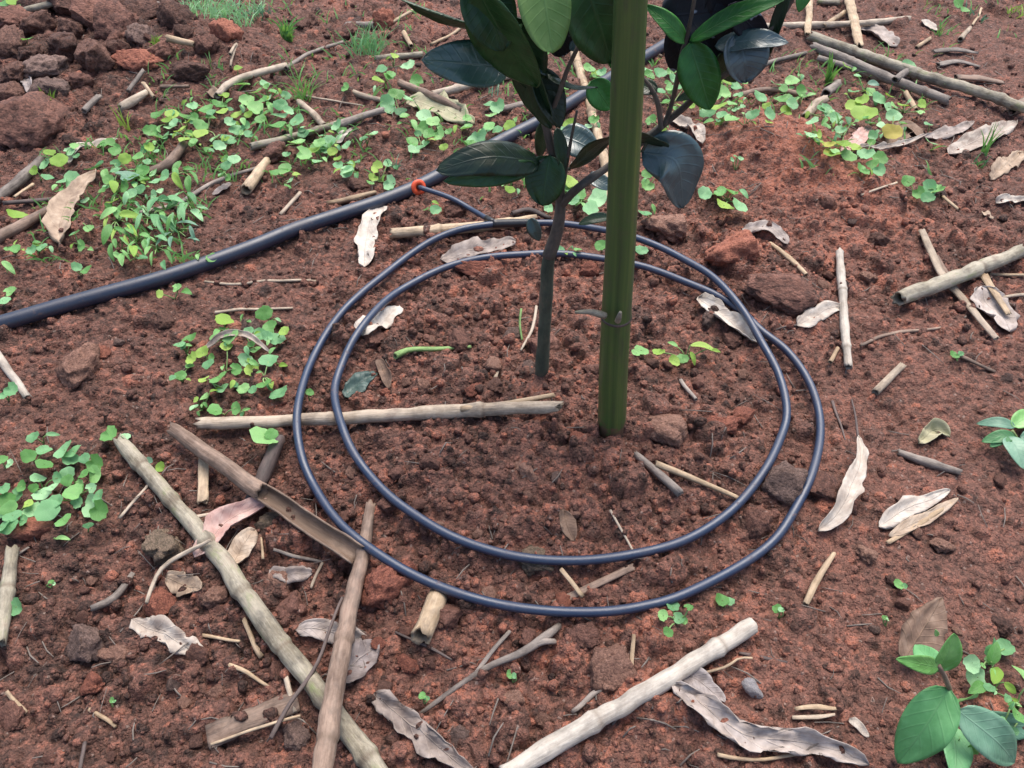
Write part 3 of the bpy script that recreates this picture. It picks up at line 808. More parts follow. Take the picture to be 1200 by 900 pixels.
S([(1160, 322), (1200, 322)], [4, 4], 'straw', 'thin straw at the right edge under the mossy stick', name='straw', cat='straw')
S([(1170, 348), (1200, 346)], [4, 5], 'pale', 'thin pale straw at the right edge below the mossy stick', name='straw', cat='straw')
S([(1026, 460), (1058, 427)], [11, 9], 'pale', 'short pale stick piece alone on the soil at right', name='dry_stick', cat='stick')
S([(1053, 530), (1090, 543), (1126, 553)], [8, 12, 8], 'grey', 'short dark grey stick below the small dried husk at right', name='dry_stick', cat='stick')
S([(744, 532), (770, 553), (797, 578)], [9, 11, 11], 'grey', 'short grey stick with a bright white broken tip right of the stake foot', name='dry_stick', cat='stick', lift=.002)
S([(768, 543), (815, 562), (868, 585)], [9, 8, 6], 'straw', 'pale straw running from the short grey stick to the inner loop', name='straw', cat='straw', lift=.003)
S([(944, 708), (960, 675), (978, 648)], [8, 9, 6], 'straw', 'tan stick leaning outside the coil at lower right', name='dry_stick', cat='stick', lift=.003)
S([(-6, 412), (32, 466)], [10, 9], 'white', 'pale stick at the left edge below the pipe', name='dry_stick', cat='stick')
S([(-2, 755), (6, 700), (14, 643)], [19, 18, 16], 'mossy', 'grey green stalk standing along the left edge at the bottom', nodes=1, lift=.003)
S([(14, 652), (33, 641)], [5, 3], 'grey', 'tiny grey twig at the top of the left edge stalk', name='twig', cat='twig')
S([(238, 588), (239, 528)], [14, 13], 'straw', 'flat straw coloured strip standing between the mossy stalk and the brown one', name='straw_strip', cat='straw', squash=.35)
S([(328, 512), (306, 562), (285, 600)], [17, 17, 12], 'dark', 'dark weathered stalk passing beneath the split brown one', lift=-.001)
S([(141, 606), (173, 568)], [4, 4], 'pink' if False else 'pale', 'thin straight straw left of the mossy stalk', name='straw', cat='straw')
S([(172, 706), (190, 668), (222, 645), (248, 632)], [5, 6, 6, 4], 'pale', 'thin curved stem running from the pink leaf across the mossy stalk', name='leaf_stem', cat='stem', lift=.010)
S([(228, 606), (285, 597)], [5, 4], 'pale', 'thin straight stem left of the pink leaf', name='leaf_stem', cat='stem', lift=.003)
S([(317, 866), (340, 825), (370, 782), (388, 730), (402, 700)], [6, 6, 5, 4, 4], 'dark', 'thin dark twig beside the leaning brown stalk', name='twig', cat='twig', lift=.012)
S([(284, 725), (294, 748), (306, 772)], [6, 6, 8], 'straw', 'short curved straw near the mossy stalk', name='straw', cat='straw')
S([(268, 780), (292, 788), (316, 806)], [6, 6, 4], 'straw', 'small bent straw above the bark strip', name='straw', cat='straw')
S([(335, 785), (345, 832)], [8, 6], 'pale', 'short straw crossing the end of the bark strip', name='straw', cat='straw', lift=.004)
S([(108, 713), (135, 700), (156, 672)], [9, 10, 7], 'grey', 'flat grey stick left of the green grey stone', name='dry_stick', cat='stick')
S([(8, 810), (32, 836)], [5, 5], 'straw', 'short straw in the lower left corner', name='straw', cat='straw')
S([(104, 830), (136, 853)], [6, 5], 'straw', 'straw lying below the rust red clod', name='straw', cat='straw')
S([(100, 872), (92, 908)], [5, 5], 'dark', 'dark stem at the bottom edge on the left', name='twig', cat='twig')
S([(-4, 20), (30, 12), (65, 3)], [8, 8, 7], 'mossy', 'green mossy stick in the top left corner', name='dry_stick', cat='stick', lift=.012)
S([(-6, 236), (22, 212), (50, 186)], [13, 14, 10], 'grey', 'grey stick at the left edge behind the pipe', name='dry_stick', cat='stick', lift=.003)
S([(-6, 280), (25, 264), (62, 243)], [15, 14, 10], 'brown', 'brown stick at the left edge below the grey one', name='dry_stick', cat='stick', lift=.002)
S([(4, 238), (35, 236), (68, 233)], [6, 6, 5], 'dark', 'dark thin twig between the grey and the brown stick at left', name='twig', cat='twig')
S([(16, 231), (38, 215)], [4, 4], 'straw', 'thin straw lying on the grey stick at left', name='straw', cat='straw', lift=.004)
S([(141, 127), (156, 118), (172, 109)], [11, 12, 8], 'pale', 'short pale stick piece in front of the heap of clods', name='dry_stick', cat='stick')
S([(150, 107), (168, 82)], [6, 5], 'grey', 'short grey twig leaning on the red clod by the heap', name='twig', cat='twig')
S([(168, 97), (180, 114)], [5, 5], 'straw', 'straw bit crossing the short pale stick', name='straw', cat='straw', lift=.003)
S([(98, 130), (116, 113)], [8, 7], 'grey', 'small grey stick under the flat stone of the heap', name='dry_stick', cat='stick')
S([(188, 102), (222, 101)], [6, 4], 'brown', 'thin brown splinter right of the pale stick pieces', name='straw_splinter', cat='splinter')
S([(254, 112), (272, 96), (300, 86), (336, 77)], [9, 9, 9, 8], 'pale', 'pale branch entering the round leaved weeds from above', name='dry_stick', cat='stick', lift=.003)
S([(335, 80), (362, 63), (402, 49)], [6, 5, 4], 'grey', 'thin curved twig continuing from the pale branch', name='twig', cat='twig')
S([(195, 45), (228, 52)], [9, 7], 'straw', 'small pale stick on the low mound by the heap', name='dry_stick', cat='stick', lift=.004)
S([(176, 3), (222, 15)], [8, 6], 'grey', 'greenish stick at the top edge right of the heap', name='dry_stick', cat='stick', lift=.01)
S([(172, 203), (196, 192), (216, 168)], [12, 13, 10], 'brown', 'curved purplish stick in the weeds at upper left', name='dry_stick', cat='stick')
S([(163, 250), (210, 238), (250, 214), (300, 197)], [6, 6, 6, 4], 'grey', 'long thin root curving below the round leaved weeds', name='twig', cat='root')
S([(288, 222), (300, 206), (313, 188)], [14, 13, 10], 'straw', 'hollow straw coloured stalk piece below the round leaved weeds', name='stalk_piece')
S([(294, 172), (345, 160), (424, 137)], [10, 9, 8], 'mossy', 'mossy stick through the right end of the upper left weeds', name='dry_stick', cat='stick', nodes=1)
S([(350, 119), (365, 132), (380, 148)], [8, 9, 8], 'pale', 'short pale stick under the thin grass tuft', name='dry_stick', cat='stick')
S([(356, 112), (390, 118), (425, 124)], [3, 3, 2], 'pale', 'thin pale straw right of the thin grass tuft', name='straw', cat='straw')
S([(270, 64), (277, 52), (270, 78)], [4, 3], 'pale', 'tiny pale straw on the soil behind the weeds', name='straw', cat='straw')
S([(328, 252), (352, 226)], [5, 5], 'pale', 'small straw alone on the soil between weeds and pipe', name='straw', cat='straw')
S([(384, 238), (412, 233), (440, 225)], [6, 8, 5], 'straw', 'flat straw just behind the pipe', name='straw', cat='straw')
S([(405, 30), (438, 29)], [9, 8], 'grey', 'short stick touching the upright reddish stone', name='dry_stick', cat='stick')
S([(440, 69), (468, 66), (496, 64)], [8, 8, 7], 'mossy', 'pale green stick left of the first big sapling leaf', name='dry_stick', cat='stick')
S([(458, 27), (488, 10)], [4, 4], 'straw', 'thin straw right of the upright reddish stone', name='straw', cat='straw')
S([(505, 52), (530, 40), (545, 28)], [4, 4, 3], 'straw', 'thin straw on the red lump at the top', name='straw', cat='straw')
S([(473, 38), (482, 54)], [6, 6], 'tan' if False else 'straw', 'short straw standing left of the sapling leaves', name='straw', cat='straw')
S([(396, 148), (422, 137), (450, 129)], [10, 9, 8], 'grey', 'grey stick left of the fresh green leaves behind the pipe', name='dry_stick', cat='stick')
S([(404, 104), (425, 112), (449, 118)], [7, 7, 6], 'pale', 'thin pale stick behind the grey one', name='dry_stick', cat='stick')
S([(468, 97), (505, 112), (542, 129)], [9, 10, 10], 'brown', 'brown round stick lying on the olive dry leaf', name='dry_stick', cat='stick', lift=.004)
S([(508, 111), (535, 104), (560, 96), (598, 89)], [10, 11, 9, 8], 'pale', 'pale stick from under the big sapling leaf', name='dry_stick', cat='stick', nodes=2)
S([(575, 131), (614, 122)], [9, 8], 'grey', 'short grey stick behind the sapling trunk', name='dry_stick', cat='stick')
S([(671, 56), (690, 120), (705, 175), (713, 235)], [11, 11, 12, 11], 'straw', 'long pale jointed stick crossing under the pipe between sapling and stake', name='dry_stick', cat='stick', nodes=5, lift=-.002)
S([(460, 273), (530, 269), (590, 262), (628, 255)], [13, 15, 12, 8], 'straw', 'pale stalk lying under the tee of the coil', nodes=2)
S([(953, 54), (1000, 74), (1050, 95), (1112, 118)], [11, 12, 12, 11], 'grey', 'middle of the three long stalks at upper right', nodes=2, lift=.003)
S([(950, 42), (1010, 64), (1080, 88), (1140, 105), (1205, 128)], [12, 14, 14, 13, 13], 'mossy', 'longest mossy green stalk at upper right, reaching the right edge', nodes=3, lift=.006)
S([(958, 68), (1000, 80), (1042, 96)], [8, 8, 6], 'grey', 'lowest and shortest of the three long stalks at upper right', lift=.001)
S([(862, 32), (930, 30), (1000, 28), (1066, 22)], [8, 9, 8, 7], 'pale', 'straight pale stick near the top edge at right', name='dry_stick', cat='stick')
S([(994, -8), (1000, 20), (1007, 54)], [13, 12, 11], 'straw', 'broken straw coloured stalk standing over the straight stick', name='straw_strip', cat='straw', lift=.008, squash=.5, jag=1.5)
S([(950, -8), (946, 40)], [9, 8], 'straw', 'narrow straw strip left of the broken stalk at the top', name='straw_strip', cat='straw', lift=.006, squash=.5, jag=1.)
S([(965, 31), (990, 14)], [6, 6], 'straw', 'short straw between the two broken stalks at the top', name='straw', cat='straw', lift=.004)
S([(958, 2), (984, 4)], [7, 7], 'mossy', 'bit of green stick at the top edge', name='dry_stick', cat='stick')
S([(878, 94), (896, 76), (945, 62)], [7, 6, 5], 'grey', 'grey twig curving out behind the slate blue sapling leaf', name='twig', cat='twig')
S([(944, 137), (956, 122), (967, 116)], [11, 12, 10], 'pale', 'short curved pale stalk piece among the right hand weeds', name='stalk_piece')
S([(866, 112), (900, 105), (950, 112)], [8, 7, 7], 'brown', 'brown stick behind the right hand weeds', name='dry_stick', cat='stick')
S([(967, 110), (982, 97)], [12, 10], 'grey', 'grey stub standing in the right hand weeds', name='stalk_piece')
S([(1061, 108), (1073, 129)], [7, 7], 'pink' if False else 'straw', 'small straw below the middle long stalk', name='straw', cat='straw')
S([(1048, 94), (1062, 84)], [9, 8], 'grey', 'stub sticking up from the middle long stalk', name='stalk_piece', lift=.012)
S([(1094, 60), (1120, 58), (1145, 62)], [8, 11, 5], 'grey', 'flat greyish bark sliver at the upper right', name='bark_sliver', cat='bark', squash=.4)
S([(1100, 76), (1122, 72), (1148, 78)], [9, 10, 5], 'grey', 'second greyish bark sliver below the first at upper right', name='bark_sliver', cat='bark', squash=.4)
S([(1074, 56), (1090, 45)], [5, 5], 'straw', 'tiny straw at the upper right', name='straw', cat='straw')
S([(1125, 46), (1137, 33)], [7, 5], 'pale', 'tiny pale splinter near the top right', name='straw_splinter', cat='splinter')
S([(1120, 90), (1150, 92), (1176, 97)], [12, 13, 8], 'brown', 'brown bark piece above the longest mossy stalk', name='bark_sliver', cat='bark', squash=.45)
S([(1186, 130), (1204, 118)], [14, 14], 'brown', 'thick stub at the right edge under the longest mossy stalk', name='stalk_piece')
S([(902, 285), (922, 300), (945, 322)], [5, 7, 6], 'straw', 'thin straw below the grey leaf on the red mound', name='straw', cat='straw')
S([(1008, 404), (1050, 390), (1102, 384)], [4, 5, 3], 'brown', 'thin brown root on the bare soil at right', name='twig', cat='root')
S([(1120, 415), (1165, 436)], [5, 4], 'brown', 'thin brown twig right of the tiny green seedling', name='twig', cat='twig')
S([(715, 598), (728, 622), (742, 648)], [3, 3, 3], 'pale', 'hair thin stem inside the coil below the stake', name='straw', cat='straw')
S([(610, 410), (622, 388), (629, 360)], [3, 4, 4], 'pale', 'pale grass straw leaning on the sapling foot', name='straw', cat='straw', h1=.02)
S([(612, 398), (609, 380), (611, 362)], [3, 3], 'green', 'greenish thin straw left of the sapling foot', name='straw', cat='straw', h1=.015)
S([(463, 417), (480, 410), (515, 409), (552, 406)], [9, 7, 6, 4], 'green', 'fresh green twig lying inside the coil at left', name='green_twig', cat='twig')
S([(580, 455), (584, 432)], [5, 5], 'pale', 'small pale straw bit left of the sapling foot', name='straw', cat='straw')
S([(463, 740), (500, 757), (530, 773)], [3, 4, 3], 'dark', 'thin dark twig right of the short thick stalk piece', name='twig', cat='twig')
S([(672, 832), (695, 815), (714, 806)], [6, 8, 6], 'grey', 'short grey twig behind the thick pale pole', name='twig', cat='twig')
S([(741, 785), (744, 745)], [6, 5], 'straw', 'small upright straw behind the thick pale pole', name='straw', cat='straw', squash=.4)
S([(866, 765), (895, 770), (922, 776)], [4, 5, 3], 'dark', 'thin dark twig right of the cut end of the pole', name='twig', cat='twig')
S([(823, 790), (850, 782), (866, 772), (882, 772)], [4, 4, 3, 3], 'straw', 'thin yellowish forked stem under the cut end of the pole', name='leaf_stem', cat='stem', lift=.004)
S([(240, 330), (275, 333), (320, 329), (371, 329)], [3, 4, 4, 3], 'pale', 'long thin pale root below the black pipe', name='twig', cat='root')
S([(252, 366), (290, 362), (342, 361)], [4, 4, 3], 'pale', 'thin straw above the weed right of the pipe', name='straw', cat='straw')
S([(842, 884), (885, 892), (935, 884)], [6, 5, 5], 'straw', 'thin stem under the large crumpled leaf at the bottom', name='leaf_stem', cat='stem')
S([(932, 832), (960, 828), (985, 830)], [5, 8, 4], 'straw', 'flat straw right of the large crumpled leaf', name='straw', cat='straw', squash=.4)
S([(928, 840), (955, 839), (978, 836)], [5, 6, 4], 'pale', 'second flat straw just below the first near the crumpled leaf', name='straw', cat='straw', squash=.4)
S([(797, 445), (814, 468)], [5, 5], 'grey', 'short thin twig inside the coil at right', name='twig', cat='twig')
S([(974, 424), (982, 408)], [6, 5], 'straw', 'short straw beside the thin pale upright stick', name='straw', cat='straw')
S([(1040, 636), (1075, 614), (1120, 586)], [6, 9, 5], 'straw', 'straw coloured strip under the pair of dry leaves at right', name='straw_strip', cat='straw', squash=.4)
S([(320, 645), (345, 652), (378, 657)], [4, 5, 4], 'grey', 'thin grey twig below the split stalk', name='twig', cat='twig')
S([(308, 655), (306, 630)], [4, 3], 'straw', 'tiny upright straw below the split stalk', name='straw', cat='straw')
S([(365, 690), (378, 660)], [4, 4], 'pale', 'tiny pale straw right of the grey dry leaf', name='straw', cat='straw')
S([(238, 745), (280, 750)], [5, 4], 'straw', 'thin straw right of the shredded husk', name='straw', cat='straw')
S([(600, 250), (620, 246), (645, 256)], [6, 7, 5], 'dark', 'dark curved twig behind the tee of the coil', name='twig', cat='twig')
S([(1010, 228), (1050, 214)], [3, 3], 'pale', 'thin straw above the small weed at right', name='straw', cat='straw')
S([(1105, 230), (1122, 246)], [4, 4], 'straw', 'thin straw leaning by the small weed at right', name='straw', cat='straw')
S([(1140, 30), (1150, 10)], [3, 3], 'straw', 'tiny straw in the top right corner', name='straw', cat='straw')
S([(975, 470), (985, 500), (990, 515)], [4, 3, 2], 'dark', 'thin dark twig left of the upright curled leaf', name='twig', cat='twig')
S([(765, 40 + 20), (775, 66)], [4, 3], 'straw', 'tiny straw right of the stake near the top', name='straw', cat='straw')

# a strip of bark, lying flat at the lower left
def bark():
    P = [G(246, 868), G(300, 846), (G(352, 826))]
    Q = resample(P, 24)
    W = .0085; V = []; Fc = []; C = []; E = []
    for i, q in enumerate(Q):
        t = i / 23; T = Q[min(i + 1, 23)] - Q[max(i - 1, 0)]; T /= np.linalg.norm(T); A = np.array((-T[1], T[0], 0))
        for j in range(9):
            s = j / 4 - 1
            w_ = W * (1 - .5 * max(0, t - .8)) * (1 + .15 * float(vn(t, s, .2, 3)))
            p = q + A * s * w_; z = max(hfull(p[0], p[1]), q[2]) * .3 + q[2] * .7
            V.append((p[0], p[1], z + .006 + .003 * (1 - s * s) + .0015 * float(vn(t * .2, s * .02, .01, 4)))); C.append((t * .06, s * W, .001)); E.append(0)
    for i in range(23):
        for j in range(8):
            a = i * 9 + j; Fc.append((a, a + 9, a + 10, a + 1))
    V = np.array(V); b = V[0].copy()
    o = link('bark_strip', mesh('bark_strip', V - b, Fc, STALK['brown'], {'sc': C, 'end': E}), None, b)
    m = o.modifiers.new('thick', 'SOLIDIFY'); m.thickness = .0014
    tag(o, 'flat brown bark strip lying left of the leaning stalk at the bottom', 'bark')
    S([(248, 872), (300, 854), (352, 838)], [4, 4], 'straw', 'pale splinter along the lower edge of the bark strip', name='straw_splinter', cat='splinter', lift=.004)
bark()

# ------------------------------------------------------------------ leaves
def prof_leaf(t, tip=.62, pw=.75):
    """pointed oval, 0 at both ends, widest about the middle"""
    return np.clip(np.sin(math.pi * np.clip(t, 0, 1) ** pw), 0, 1) ** tip
def blade(Q, W, nrm, fold=0.0, curl=0.0, wav=0.0, crink=0.0, nw=9, seed=0, ragged=0.0):
    """Leaf blade along Q, half widths W, nrm = direction the upper side faces."""
    n = len(Q); T = np.gradient(Q, axis=0); T /= np.linalg.norm(T, axis=1)[:, None] + 1e-12
    nrm = np.broadcast_to(np.asarray(nrm, float), Q.shape)
    A = np.cross(nrm, T); A /= np.linalg.norm(A, axis=1)[:, None] + 1e-12
    U = np.cross(T, A)
    V = []; L = []; Fc = []
    tot = np.sum(np.linalg.norm(np.diff(Q, axis=0), axis=1))
    for i in range(n):
        t = i / (n - 1)
        for j in range(nw):
            s = 2 * j / (nw - 1) - 1
            wl = W[i] * (1 + ragged * float(vn(t * tot, s, .011, seed + 4) + .4 * vn(t * tot, s, .004, seed + 4)) * (abs(s) > .9))
            ang = curl * s
            if abs(curl) > 1e-3:
                x = math.sin(ang) / curl; z = (1 - math.cos(ang)) / abs(curl) * (1 if curl > 0 else -1)
            else:
                x = s; z = 0
            z += fold * abs(s)
            p = Q[i] + A[i] * x * wl + U[i] * (z * wl + wav * W.max() * float(vn(t * tot, s * 5, .014, seed)) * abs(s) * 1.6
                + crink * float(vn(t * tot + s * wl * .4, s * wl, .0055, seed + 1)))
            V.append(p); L.append((t, s, 0))
    for i in range(n - 1):
        for j in range(nw - 1):
            a = i * nw + j
            Fc.append((a, a + 1, a + nw + 1, a + nw))
    return np.array(V), Fc, np.array(L)

def dead_leaf(pts, wpx, kind, label, lift=.0015, fold=.1, curl=.5, crink=.0026, arch=0.0, tilt=0.0, ragged=.5, tip=.5, name='dry_leaf', cat='leaf', stem=None, raise_end=0, group=None):
    P = [G(a, b, lift) for a, b in pts]
    Q = resample(P, 26)
    Wm = wpx * .5 * mpp(P[len(P) // 2]) * 1.0
    t = np.linspace(0, 1, 26)
    W = Wm * (prof_leaf(t, tip) * .96 + .04)
    hs = np.array([hfull(q[0], q[1]) for q in Q]); hs = np.convolve(np.pad(hs, 3, 'edge'), np.ones(7) / 7, 'valid')
    Q[:, 2] = np.maximum(Q[:, 2], hs + .002) + arch * np.sin(math.pi * t) + raise_end * t
    side = np.array((math.sin(tilt), -.35 * math.cos(tilt), math.cos(tilt)))
    v, f, l = blade(Q, W, side, fold, curl, .35, crink, 9, R.randrange(900), ragged)
    for p in v:
        g = hfull(p[0], p[1]) + .0006
        if p[2] < g: p[2] = g + .0004 * R.random()
    if 'loop' in label or 'coil' in label: OBST.append((Q.copy(), np.full(len(Q), .0045)))
    b = v[0].copy()
    o = link(name, mesh(name, v - b, f, DEAD[kind], {'lf': l}), None, b)
    m = o.modifiers.new('thick', 'SOLIDIFY'); m.thickness = .0005; m.offset = -1
    tag(o, label, cat, group)
    if stem:
        e = G(stem[0], stem[1], .004)
        q2, r2 = resample([Q[0] if stem[2] == 0 else Q[-1], ((Q[0] if stem[2] == 0 else Q[-1]) + e) / 2 + np.array((0, 0, .002)), e], 8, [.0012, .0008])
        vv, ff, at = sweep(q2 - b, r2, 6)
        link('stem', mesh('stem', vv, ff, STALK['brown' if kind != 'white' else 'dark'], at), o)
    return o
D = dead_leaf
D([(448, 244), (436, 262), (430, 285), (427, 317)], 26, 'white', 'narrow torn white dry leaf between the pipe and the top left of the coil', tip=.3)
D([(516, 305), (550, 299), (580, 295), (604, 285)], 22, 'lilac', 'grey ragged dry leaf between the two loops behind the sapling', tip=.4, ragged=1)
D([(426, 402), (440, 386), (455, 372), (468, 360)], 27, 'white', 'white crumpled leaf under the inner loop at left', tip=.35, ragged=1)
D([(818, 350), (838, 364), (862, 382), (890, 402)], 28, 'white', 'curled white dry leaf tucked under the right side of the coil', curl=1.3, fold=0, tip=.35, lift=.006)
D([(933, 382), (950, 373), (968, 364), (987, 363)], 22, 'white', 'white pointed leaf just left of the thin upright stick', stem=(905, 388, 0))
D([(870, 268), (888, 272), (908, 280), (922, 290)], 19, 'lilac', 'small grey lilac leaf beside the bright red clod', tip=.4)
D([(958, 623), (980, 605), (994, 575), (1004, 548), (1000, 522)], 24, 'white', 'long curled pale leaf standing outside the coil at lower right', curl=.9, stem=(998, 468, 1), raise_end=.012, tip=.6)
D([(1030, 618), (1055, 600), (1085, 588), (1112, 576)], 24, 'white', 'upper of two white dry leaves at the right side', tip=.6)
D([(1042, 628), (1075, 612), (1100, 598), (1122, 584)], 15, 'tan', 'lower thin tan leaf of the pair at the right side', tip=.6, lift=.002)
D([(1110, 184), (1132, 170), (1160, 160), (1190, 144)], 24, 'white', 'broad pale leaf beside the grass blade near the right edge', tip=.45)
D([(1005, 172), (1030, 174), (1055, 170), (1085, 158)], 12, 'white', 'white rolled leaf under the weeds at upper right', curl=1.5, tip=.5, lift=.006)
D([(1082, 163), (1110, 158), (1140, 145)], 15, 'lilac', 'grey leaf right of the white rolled one', tip=.5)
D([(985, 184), (1000, 170), (1018, 150)], 20, 'pink', 'pinkish grey leaf under the right hand weeds', tip=.5)
D([(1040, 172), (1062, 150), (1078, 165)], 24, 'brown', 'brown dry leaf behind the white rolled one', tip=.5)
D([(780, 137), (797, 146), (810, 153), (823, 170)], 18, 'white', 'folded whitish leaf right of the stake behind the coil', curl=.9, tip=.3)
D([(71, 285), (74, 262), (88, 238), (118, 212)], 32, 'tan', 'large pale tan leaf standing on its tip among the left weeds', lift=.010, raise_end=.014, curl=.7, crink=.001, stem=(70, 292, 0), tip=.65)
D([(80, 192), (96, 180), (115, 171), (138, 163)], 14, 'white', 'small curved white leaf among the left weeds', curl=1.0, lift=.006)
D([(476, 118), (500, 124), (525, 134), (556, 150)], 36, 'olive', 'broad olive green dry leaf behind the pipe', tip=.5, crink=.001)
D([(228, 653), (250, 628), (270, 608), (318, 586)], 33, 'pink', 'pink dry leaf lying over the mossy stalk', lift=.014, curl=.8, tip=.6)
D([(272, 662), (285, 642), (300, 624)], 30, 'tan', 'brownish dry leaf below the pink one', tip=.5, lift=.006)
D([(196, 680), (215, 685), (240, 696)], 22, 'tan', 'small pale torn leaf left of the mossy stalk', tip=.3, ragged=1)
D([(158, 730), (185, 742), (205, 752), (236, 768)], 26, 'white', 'shredded whitish husk at the lower left', tip=.35, ragged=1.6, crink=.004, name='dry_husk', cat='husk')
D([(318, 672), (342, 678), (368, 674)], 20, 'lilac', 'small grey white leaf right of the mossy stalk', tip=.4)
D([(350, 745), (378, 742), (410, 745), (440, 757)], 26, 'lilac', 'grey white leaf crossing under the leaning stalk', tip=.45, lift=.002)
D([(398, 800), (412, 785), (428, 770), (442, 752)], 40, 'grey', 'grey crumpled leaf right of the leaning stalk', tip=.5, crink=.004, lift=.002)
D([(786, 804), (830, 835), (875, 862), (930, 868), (980, 880), (1018, 897)], 42, 'lilac', 'large crumpled grey leaf beneath the end of the thick pole', tip=.55, crink=.011, ragged=1.0, curl=1.2, fold=.25, lift=.005)
D([(438, 812), (470, 840), (505, 868), (562, 915)], 38, 'lilac', 'long pinkish grey leaf at the bottom edge left of the pole', tip=.7, crink=.009, ragged=1, curl=.9, lift=.005)
D([(795, 792), (820, 800), (850, 822)], 26, 'grey', 'grey leaf half hidden under the thick pole end', tip=.5, crink=.003, lift=.003)
D([(1010, 32), (1028, 40), (1050, 55)], 24, 'lilac', 'lilac white leaf above the three long stalks', tip=.4)
D([(1080, 26), (1098, 36)], 12, 'white', 'small whitish leaf right of the straight pale stick', tip=.4)
D([(237, 412), (262, 403), (290, 402), (318, 414)], 11, 'white', 'arched white leaf over the weed left of the coil', arch=.012, curl=1.1, lift=.01, tip=.6)
D([(1146, 342), (1158, 358), (1174, 372), (1184, 388)], 38, 'lilac', 'crumpled white leaf under the mossy stick at the right edge', tip=.35, crink=.003, ragged=1, lift=.003)
D([(1166, 240), (1185, 236), (1206, 238)], 14, 'white', 'thin white leaf at the right edge', tip=.4, curl=1)
D([(1058, 775), (1075, 745), (1092, 716)], 42, 'brown', 'dull dark leaf standing behind the broad leaved plant', raise_end=.02, lift=.01, tip=.6)
D([(404, 466), (420, 452), (442, 438)], 24, 'teal', 'dark teal wilted leaf at the left inside of the coil', tip=.6)
D([(1076, 520), (1095, 503), (1113, 512)], 26, 'olive', 'small dried greenish husk alone on the soil at right', curl=1.4, name='dry_husk', cat='husk', crink=.004, lift=.004)
D([(996, 842), (1007, 852), (1018, 864)], 12, 'white', 'tiny white leaf bit near the bottom right', tip=.4)
D([(660, 600), (666, 620), (674, 634)], 20, 'brown', 'dark purple brown leaf by the greenish stone', tip=.5)
D([(270, 855 - 640 + 0), (262, 222), (250, 232)], 10, 'grey', 'small grey leaf below the round leaved weeds', tip=.5)
D([(395, 170), (404, 163), (414, 160)], 10, 'white', 'tiny white leaf behind the weeds left of the pipe bend', tip=.5)
D([(244, 108), (252, 112), (262, 118)], 12, 'tan', 'small tan leaf at the top of the round leaved weeds', tip=.5)
D([(444, 425), (452, 440), (456, 455)], 18, 'brown', 'brown curled leaf next to the teal wilted one', tip=.5, curl=1.1)
D([(1160, 210), (1178, 196), (1200, 178)], 20, 'tan', 'pale leaf tuft at the right edge above the thin white leaf', tip=.5, crink=.003)
D([(30, 92), (36, 104), (38, 118)], 12, 'grey', 'grey upright leaf by the flat stone of the heap', tip=.5, raise_end=.01)
D([(1150, 230 + 20), (1160, 262)], 9, 'tan', 'tiny tan leaf left of the thin white leaf', tip=.5)

# ------------------------------------------------------------------ main pipe, coil, feeder
def pipe_path(pts, wpx, lift, n):
    P = []; rad = []
    for i, (a, b) in enumerate(pts):
        w_ = np.interp(i, np.linspace(0, len(pts) - 1, len(wpx)), wpx)
        p = G(a, b, lift if not isinstance(lift, (list, tuple)) else lift[i])
        P.append(p); rad.append(w_ * .5 * mpp(p))
    return resample(P, n, rad)
pp = [(-60, 396), (0, 380), (65, 361), (130, 341), (192, 324), (250, 306), (300, 288), (345, 270), (400, 251), (450, 233), (497, 214), (540, 191), (590, 164), (640, 137), (690, 106), (740, 76), (790, 46), (840, 16), (890, -16)]
Q, rr = pipe_path(pp, [26] * 2, .010, 90)
Rp = .0081
Q[:, 2] = np.maximum(Q[:, 2], np.array([hfull(q[0], q[1]) for q in Q]) * .6 + Q[:, 2] * .4)
Q[:, 2] = np.convolve(np.pad(Q[:, 2], 7, 'edge'), np.ones(15) / 15, 'valid')
pipe = empty('water_pipe', Q[45], 'thick black irrigation pipe crossing from the left edge to the top behind the sapling', 'pipe')
b0 = Q[45].copy()
v, f, at = sweep(Q - b0, Rp, 24, hollow=.15)
link('pipe', mesh('pipe', v, f, M_PIPE, at), pipe)
# orange grommet where the thin tube leaves the pipe
gc = G(497, 218, .012)
i = int(np.argmin(np.linalg.norm(Q - gc, axis=1)))
T = Q[i + 1] - Q[i - 1]; T /= np.linalg.norm(T)
nrm = np.array((.42, -.80, .42)); nrm -= T * nrm.dot(T) * .55; nrm /= np.linalg.norm(nrm)
gb = Q[i] + nrm * (Rp * .86)
gp = []
th = [(.0062, -.002), (.0092, .0002), (.0094, .0022), (.0066, .0032), (.0044, .0032), (.0036, .0018), (.0028, .0016)]
A = np.cross(nrm, (0, 0, 1.)); A /= np.linalg.norm(A); B = np.cross(nrm, A)
Vg = []; Fg = []
for r, h in th:
    for k in range(24):
        a = 2 * math.pi * k / 24; Vg.append(gb + nrm * h + (A * math.cos(a) + B * math.sin(a)) * r - b0)
for q in range(len(th) - 1):
    for k in range(24):
        Fg.append((q * 24 + k, q * 24 + (k + 1) % 24, (q + 1) * 24 + (k + 1) % 24, (q + 1) * 24 + k))
link('grommet', mesh('grommet', Vg, Fg, M_ORANGE), pipe)['label'] = 'round orange rubber grommet'
v, f, at = sweep(np.array([gb - b0, gb + nrm * .004 - b0, gb + nrm * .006 - b0]), [.0028, .0028, .0022], 12)
link('barb', mesh('barb', v, f, M_SLEEVE, at), pipe)

